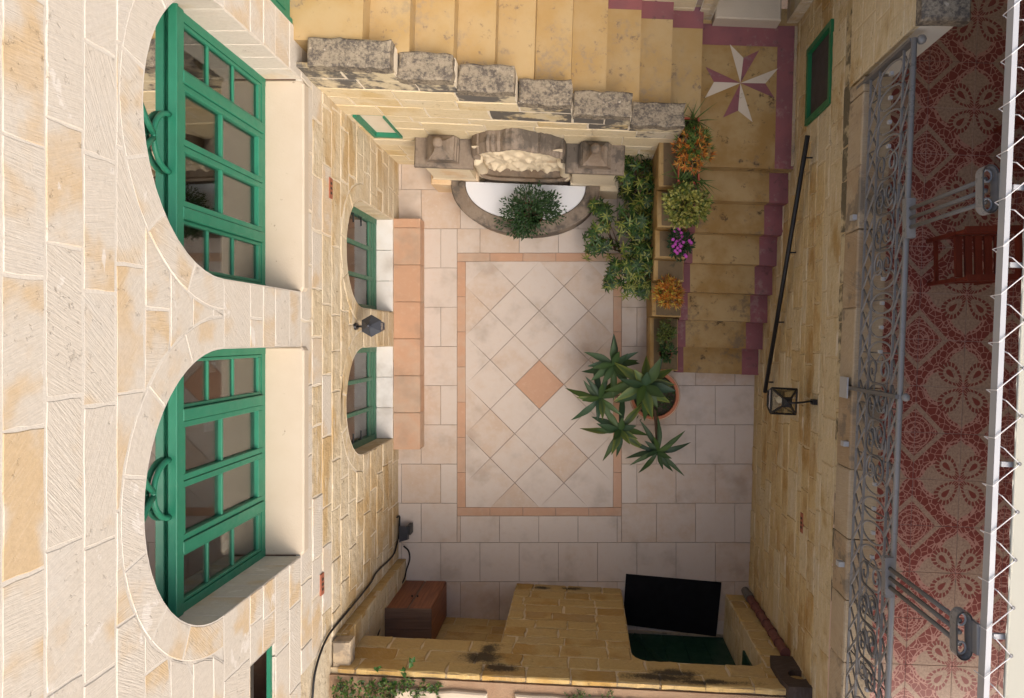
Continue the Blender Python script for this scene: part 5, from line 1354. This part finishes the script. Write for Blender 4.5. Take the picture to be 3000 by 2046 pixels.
def whorl(mb, c, axis, n, L, W, cols, tilt=(0.1, 0.5), droop=0.35, edge=None):
    axis = axis.normalized(); a = axis.orthogonal().normalized(); b = axis.cross(a); ph = rp_.uniform(0, 6.28)
    for k in range(n):
        t = ph + 2 * math.pi * k / n + rp_.uniform(-.2, .2); e = rp_.uniform(*tilt)
        d = (a * math.cos(t) + b * math.sin(t)) * math.cos(e) + axis * math.sin(e)
        col = vary(rp_.choice(cols)); 
        leaf(mb, c, d, axis, L * rp_.uniform(0.75, 1.1), W * rp_.uniform(0.8, 1.15), droop * rp_.uniform(0.5, 1.3), col, vary(col, .15), cmid=(edge if edge and rp_.random() < 0.55 else None))

DKG = (0.018, 0.05, 0.012); MDG = (0.038, 0.088, 0.016); LTG = (0.10, 0.16, 0.022); YEL = (0.36, 0.35, 0.075)
# --- umbrella plants (variegated) along the planter
def umbrella_plant(name, base, heads, label):
    E = empty(name, base, label, 'plant', 'variegated umbrella plants by the stairs')
    st = MB(); fo = MB()
    for (x, y, z) in heads:
        h = at(x, y, z); b = Vector(base) + Vector((rp_.uniform(-.05, .05), rp_.uniform(-.05, .05), 0))
        st.tube([b, b.lerp(h, 0.4) + Vector((0, 0, 0.1)), h], [0.009, 0.006, 0.003], 5)
        for k in range(12):
            c = h + Vector((rp_.gauss(0, 0.052), rp_.gauss(0, 0.052), rp_.uniform(-0.13, 0.06)))
            st.tube([h + Vector((0, 0, -0.05)), c], 0.002, 3)
            var = rp_.random() < 0.62
            whorl(fo, c, (c - h + Vector((0, 0, 0.16))), rp_.randint(6, 8), 0.086, 0.022, [MDG, DKG, MDG] + ([LTG] if var else []), (0.0, 0.35), 0.45, edge=(YEL if var else None))
    add('stem', st, M_STEM, E, smooth=True, kind='stuff'); add('foliage', fo, M_LEAF, E, smooth=True, recalc=False, kind='stuff')
umbrella_plant('umbrella_plant', (0.52, 1.62, 0.011), [(1850, 475, 0.85), (1905, 500, 0.75), (1835, 520, 0.95), (1880, 545, 0.95), (1900, 590, 0.85), (1860, 600, 0.7), (1925, 545, 0.6), (1935, 470, 0.5), (1870, 470, 0.45), (1920, 600, 0.5), (1840, 560, 0.45), (1900, 450, 0.4)], 'umbrella plant against the fountain wall under the parapet end')
umbrella_plant('umbrella_plant', (0.42, 1.02, 0.011), [(1752, 600, 0.62), (1775, 625, 0.66), (1765, 650, 0.6), (1745, 690, 0.55), (1772, 715, 0.5), (1740, 720, 0.45)], 'umbrella plant with lone sprays leaning over the basin rim')
umbrella_plant('umbrella_plant', (0.60, 0.98, 0.011), [(1842, 625, 0.95), (1880, 640, 0.9), (1835, 665, 0.85), (1870, 690, 0.8), (1905, 680, 0.75), (1850, 730, 0.75), (1890, 740, 0.8), (1925, 650, 0.7), (1935, 700, 0.6), (1925, 750, 0.6), (1900, 620, 0.6), (1865, 650, 0.55), (1910, 720, 0.5), (1940, 610, 0.6)], 'bushy umbrella plant in the middle beside the round leafy shrub')
umbrella_plant('umbrella_plant', (0.58, 0.62, 0.011), [(1800, 785, 0.7), (1795, 825, 0.65), (1840, 790, 0.75), (1870, 775, 0.8), (1905, 790, 0.75), (1850, 845, 0.6), (1890, 850, 0.6), (1880, 815, 0.7), (1915, 840, 0.55), (1930, 790, 0.55), (1860, 810, 0.5), (1900, 770, 0.5)], 'umbrella plant nearest the terracotta border of the floor panel')
# --- bushy dark plant on the fountain cover
def bush(name, c, rad, n, L, W, cols, label, cat='shrub', pot=None, mat=M_LEAF, stems=14, hang=0.0, up=0.4):
    E = empty(name, (c[0], c[1], c[2] - rad[2]), label, cat)
    fo = MB(); st = MB(); c = Vector(c); base = Vector((c.x, c.y, c.z - rad[2]))
    tips = []
    for k in range(stems * 3):
        v = rv(); 
        while v.length > 1 or v.length < 0.3: v = rv()
        tips.append(c + Vector((v.x * rad[0], v.y * rad[1], v.z * rad[2])))
    for t in tips[:stems]: st.tube([base, base.lerp(t, 0.5) + Vector((0, 0, 0.03)), t], [0.006, 0.004, 0.0015], 4)
    for k in range(n):
        t = rp_.choice(tips); v = rv(); p = t + Vector((v.x * rad[0], v.y * rad[1], v.z * rad[2])) * 0.26
        out = (p - c); d = (out.normalized() + rv(0.8) + Vector((0, 0, up)))
        leaf(fo, p, d, UPV, L * rp_.uniform(0.6, 1.2), W * rp_.uniform(0.7, 1.2), rp_.uniform(0, 0.5), vary(rp_.choice(cols), .3), vary(rp_.choice(cols), .3), seg=2)
    add('stem', st, M_STEM, E, smooth=True, kind='stuff'); add('foliage', fo, mat, E, recalc=False, kind='stuff')
    if pot: add('pot', MB().lathe(pot[0], (c.x, c.y, 0), 18, cap=False), pot[1], E, smooth=True); add('soil', MB().lathe([(pot[2], pot[3]), (0.005, pot[3])], (c.x, c.y, 0), 14), M_SOIL, E)
    return E
pc_ = at(1553, 622, 0.66)
bush('leafy_shrub', (pc_.x, pc_.y, 0.64), (0.31, 0.25, 0.13), 1700, 0.046, 0.021, [DKG, (0.014, 0.045, 0.012), (0.03, 0.075, 0.018)], 'dark green small-leaved shrub on the white board of the fountain', pot=([(0.07, 0.431), (0.10, 0.432), (0.13, 0.55), (0.135, 0.56)], M_POT, 0.12, 0.54), stems=22)
b2 = at(2008, 598, 1.52); lz = ledge_z(1.24)
bush('round_shrub', (b2.x, b2.y, lz + 0.30), (0.185, 0.185, 0.13), 1500, 0.046, 0.032, [(0.28, 0.28, 0.05), (0.15, 0.18, 0.03), (0.42, 0.38, 0.09), (0.06, 0.09, 0.015)], 'round yellow-green shrub in a pot on the ledge by the steps', pot=([(0.065, lz), (0.09, lz + 0.16), (0.097, lz + 0.165)], M_POT, 0.085, lz + 0.15), stems=18)
b4 = at(1955, 975, 0.66); lz4 = ledge_z(0.05)
bush('jade_plant', (b4.x, b4.y, lz4 + 0.21), (0.085, 0.13, 0.09), 420, 0.036, 0.024, [(0.10, 0.13, 0.025), (0.14, 0.16, 0.035), (0.05, 0.085, 0.02)], 'small jade plant in a dark pot on the lowest ledge', 'plant', pot=([(0.05, lz4), (0.068, lz4 + 0.11), (0.072, lz4 + 0.115)], M_BLACK, 0.06, lz4 + 0.1), stems=8)
bush('jade_plant', (0.90, -0.17, 0.40 + 0.17), (0.085, 0.10, 0.07), 240, 0.038, 0.02, [DKG, (0.03, 0.07, 0.015), MDG], 'dark leafy plant low on the ledge behind the agave', 'plant', pot=([(0.05, 0.406), (0.065, 0.5), (0.07, 0.505)], M_POT, 0.06, 0.49), stems=8)
# --- pink flowering plant
fl = at(1993, 712, 1.22); lz3 = ledge_z(0.92)
E = bush('flowering_plant', (fl.x, fl.y, lz3 + 0.17), (0.11, 0.15, 0.07), 500, 0.045, 0.018, [DKG, (0.014, 0.04, 0.012), (0.03, 0.07, 0.018)], 'bright pink flowering plant on the ledge beside the steps', 'plant', pot=([(0.055, lz3), (0.08, lz3 + 0.12), (0.085, lz3 + 0.125)], M_POT_P, 0.07, lz3 + 0.11), stems=10)
PK = (0.52, 0.055, 0.42); PK2 = (0.62, 0.12, 0.52)
for x, y in ((1982, 665), (1990, 672), (1978, 678), (1996, 683), (1985, 690), (1999, 695), (1972, 702), (1983, 708), (1993, 704), (1978, 716), (1990, 716), (2002, 710), (1972, 722), (1985, 727), (1995, 722), (2025, 712), (2020, 706), (1978, 736), (2007, 748), (2010, 752), (1984, 742), (1992, 735)):
    c = at(x, y, lz3 + 0.235 + rp_.uniform(-0.02, 0.03)); mb = MB()
    for k in range(6):
        a = k * math.pi / 3 + rp_.uniform(-.2, .2); d = Vector((math.cos(a), math.sin(a), rp_.uniform(0.0, 0.5)))
        leaf(mb, c, d, UPV, 0.020, 0.017, 0.2, vary(PK2, .1), vary(PK, .2), seg=2, shape=0.7, fold=0.1)
    add('flower', mb, M_PETAL, E, recalc=False)
# --- fire-stick succulents
def firesticks(name, c, rad, n, label, cols, base_z, pot, green=0.2):
    E = empty(name, (c[0], c[1], base_z), label, 'plant')
    c = Vector(c); st = MB(); fo = MB(); base = Vector((c.x, c.y, base_z + 0.08))
    for k in range(n):
        v = rv()
        while v.length > 1 or v.z < -0.3: v = rv()
        tip = c + Vector((v.x * rad[0], v.y * rad[1], v.z * rad[2]))
        if k % 3 == 0: st.tube([base + rv(0.03), base.lerp(tip, 0.5) + rv(0.02), tip], [0.006, 0.004, 0.003], 4)
        ax = (tip - base).normalized() + rv(0.3)
        whorl(fo, tip, ax, rp_.randint(8, 11), 0.06, 0.011, cols if rp_.random() > green else [(0.09, 0.16, 0.03), (0.15, 0.22, 0.05)], (0.3, 1.1), -0.1)
    add('stem', st, M_STEM_P, E, smooth=True, kind='stuff'); add('foliage', fo, M_LEAF, E, recalc=False, kind='stuff')
    return E
ORG = [(0.58, 0.21, 0.03), (0.50, 0.13, 0.025), (0.62, 0.32, 0.06), (0.42, 0.22, 0.04)]
lz5 = ledge_z(0.42); s5 = at(1960, 858, lz5 + 0.24)
E5 = firesticks('fire_stick_plant', (s5.x, s5.y, lz5 + 0.18), (0.15, 0.16, 0.11), 130, 'orange and yellow fire-stick plant in a pot on the ledge', ORG + [(0.62, 0.50, 0.08)], lz5, None, 0.05)
add('pot', MB().lathe([(0.055, lz5), (0.08, lz5 + 0.12), (0.085, lz5 + 0.125)], (s5.x, s5.y, 0), 16, cap=False), M_POT, E5, smooth=True)
add('soil', MB().lathe([(0.075, lz5 + 0.11), (0.004, lz5 + 0.11)], (s5.x, s5.y, 0), 12), M_SOIL, E5)
tz = 1.372; t0_, t1_ = at(2012, 338, tz + 0.2), at(2058, 534, tz + 0.2)
tx0, tx1, ty0, ty1 = 0.90, 1.09, t1_.y, t0_.y - 0.02
TR = empty('planter_trough', (1.0, (ty0 + ty1) / 2, tz), 'long red plastic trough planter at the corner of the landing', 'planter')
trm = MB(); rc = lambda g, z: [(tx0 + g, ty0 + g, z), (tx1 - g, ty0 + g, z), (tx1 - g, ty1 - g, z), (tx0 + g, ty1 - g, z)]
trm.rings([rc(0.02, tz), rc(0.004, tz + 0.15), rc(-0.006, tz + 0.155), rc(-0.006, tz + 0.18), rc(0.008, tz + 0.18), rc(0.012, tz + 0.14)], True, True, False)
add('trough_body', trm, M_TROUGH, TR); add('soil', MB().quad(*rc(0.012, tz + 0.145)), M_SOIL, TR)
firesticks('fire_stick_plant', (1.0, (ty0 + ty1) / 2 - 0.02, tz + 0.33), (0.19, 0.20, 0.11), 130, 'rusty orange and green fire-stick plant filling the red trough', ORG[:3] + [(0.16, 0.13, 0.04)], tz + 0.1, None, 0.42)
gr = MB()
for k in range(90):
    b = Vector((rp_.uniform(tx0, tx1), rp_.choice((ty0, ty1)) + rp_.uniform(-0.02, 0.16) * (1 if rp_.random() < .5 else -1), tz + 0.15)); b.y = min(max(b.y, ty0 + .02), ty1 - .02)
    d = Vector((rp_.uniform(-0.6, 0.9), rp_.uniform(-0.8, 0.8), 0.9)); leaf(gr, b, d, UPV, rp_.uniform(0.12, 0.26), 0.012, 0.5, vary((0.05, 0.10, 0.02)), vary((0.09, 0.14, 0.03)), seg=4)
add('grass_tuft', gr, M_LEAF, TR, recalc=False, kind='stuff')
# --- agaves in the big round pot
pq = at(1918, 1159, 0.42)
AG = empty('agave', (pq.x, pq.y, 0), 'big agave with five rosettes in a round clay pot by the stair foot', 'plant')
pot = MB().lathe([(0.15, 0.011), (0.20, 0.10), (0.235, 0.28), (0.245, 0.36), (0.275, 0.37), (0.28, 0.42), (0.265, 0.43), (0.235, 0.425), (0.23, 0.37)], (pq.x, pq.y, 0), 32, cap=False)
PT = add('pot', pot, M_POT_P, AG, smooth=True)
add('pot_rim', MB().lathe([(0.262, 0.4295), (0.262, 0.438), (0.232, 0.438), (0.229, 0.40)], (pq.x, pq.y, 0), 32, cap=False), M_POT, PT)
add('soil', MB().lathe([(0.232, 0.385), (0.004, 0.40)], (pq.x, pq.y, 0), 20), M_SOIL, AG)
AGC = [(0.030, 0.060, 0.016), (0.042, 0.076, 0.017), (0.022, 0.050, 0.020)]; AGY = (0.20, 0.22, 0.035)
for (x, y, z, n, L, W, pale, spread) in ((1798, 1070, 0.80, 17, 0.37, 0.080, 0.15, 0.0), (1890, 1130, 0.98, 19, 0.42, 0.105, 0.4, 0.0), (1757, 1166, 0.72, 17, 0.35, 0.070, 0.2, 0.0), (1816, 1258, 0.66, 17, 0.37, 0.078, 0.35, 0.0), (1927, 1322, 0.58, 16, 0.38, 0.060, 0.05, 0.0)):
    c = at(x, y, z); ph = rp_.uniform(0, 6)
    s0_ = Vector((pq.x + (c.x - pq.x) * 0.25, pq.y + (c.y - pq.y) * 0.25, 0.38))
    mid = s0_.lerp(c, 0.55); mid.z += 0.02 if z < 0.7 else -0.05
    add('trunk', MB().tube(smooth_path([s0_, mid, c - Vector((0, 0, 0.03))], 5), 0.017, 7), M_STEM, AG, smooth=True)
    for k in range(n):
        a = ph + k * 2.3999 + rp_.uniform(-.3, .3); ring_ = k / n
        e = 0.02 + 0.85 * ring_ ** 1.7
        d = Vector((math.cos(a) * math.cos(e), math.sin(a) * math.cos(e), math.sin(e)))
        col = vary(rp_.choice(AGC), .2); yl = rp_.random() < pale * 0.8
        c2 = vary(AGY, .2) if yl else vary(col, .2)
        mb = MB(); leaf(mb, c + Vector((0, 0, 0.03 * ring_)), d, UPV, L * (1.05 - 0.45 * ring_) * rp_.uniform(0.65, 1.15), W * rp_.uniform(0.85, 1.1), rp_.uniform(-0.05, 0.95) * (1 - ring_), vary(col, .1), c2, seg=9, agave=True, fold=rp_.uniform(0.15, 0.5), bend=rp_.uniform(-0.28, 0.28), cmid=tuple(q * 1.25 for q in col))
        add('leaf', mb, M_AGAVE, AG, smooth=True, recalc=False)
gc = MB()
for k in range(200):
    a = rp_.uniform(0, 6.28); r = rp_.uniform(0.03, 0.23); b = Vector((pq.x + r * math.cos(a), pq.y + r * math.sin(a), 0.40))
    if a > 3.3 and a < 5.0: b += Vector((math.cos(a), math.sin(a), 0)) * rp_.uniform(0, 0.10)
    leaf(gc, b, rv() + Vector((0, 0, 0.7)), UPV, 0.05, 0.016, 0.3, vary(DKG), vary(MDG), seg=2)
add('ground_cover', gc, M_LEAF, AG, recalc=False, kind='stuff')
# --- weeds and ivy on the roof behind the doorway wall
def weeds(name, x0, x1, y0, y1, n, label, L, W, cols, z=2.30, h=0.10):
    E = empty(name, (at((x0 + x1) / 2, (y0 + y1) / 2, z)), label, 'plant'); fo = MB(); st = MB()
    for k in range(n):
        b = at(rp_.uniform(x0, x1), rp_.uniform(y0, y1), z); t = b + Vector((rp_.uniform(-.05, .05), rp_.uniform(-.03, .05), rp_.uniform(0.02, h)))
        st.tube([b, t], 0.0018, 3)
        for j in range(4): leaf(fo, b.lerp(t, rp_.uniform(0.3, 1)), rv() + Vector((0, 0, 0.3)), UPV, L * rp_.uniform(0.5, 1.2), W * rp_.uniform(0.6, 1.2), 0.3, vary(rp_.choice(cols), .3), vary(rp_.choice(cols), .3), seg=2)
    add('stem', st, M_STEM, E, kind='stuff'); add('foliage', fo, M_LEAF, E, recalc=False, kind='stuff')
weeds('ivy', 985, 1290, 1995, 2110, 320, 'sprawling green ivy and weeds on the roof by the black cable', 0.035, 0.026, [DKG, MDG, (0.07, 0.12, 0.02), LTG])
weeds('weed', 1655, 1725, 2022, 2075, 26, 'small weed tuft on the roof above the stone pillar', 0.022, 0.014, [MDG, (0.09, 0.14, 0.03)], h=0.06)
weeds('weed', 1770, 1800, 2020, 2060, 12, 'tiny weed tuft on the roof above the doorway', 0.022, 0.014, [MDG, (0.09, 0.14, 0.03)], h=0.06)
iv = MB()
for x, y in ((1105, 1955), (1120, 1995), (1185, 1970), (1155, 2000), (1208, 1942), (1200, 2030), (1225, 2028)):
    b = at(x, y, 2.30)
    for j in range(3): leaf(iv, b, rv() + Vector((0, 0.2, 0.2)), UPV, 0.05, 0.045, 0.2, vary((0.05, 0.13, 0.03)), vary((0.06, 0.15, 0.03)), seg=3)
E = empty('ivy', at(1160, 1985, 2.3), 'single broad ivy leaves hanging over the wall top', 'plant'); add('foliage', iv, M_LEAF, E, recalc=False)
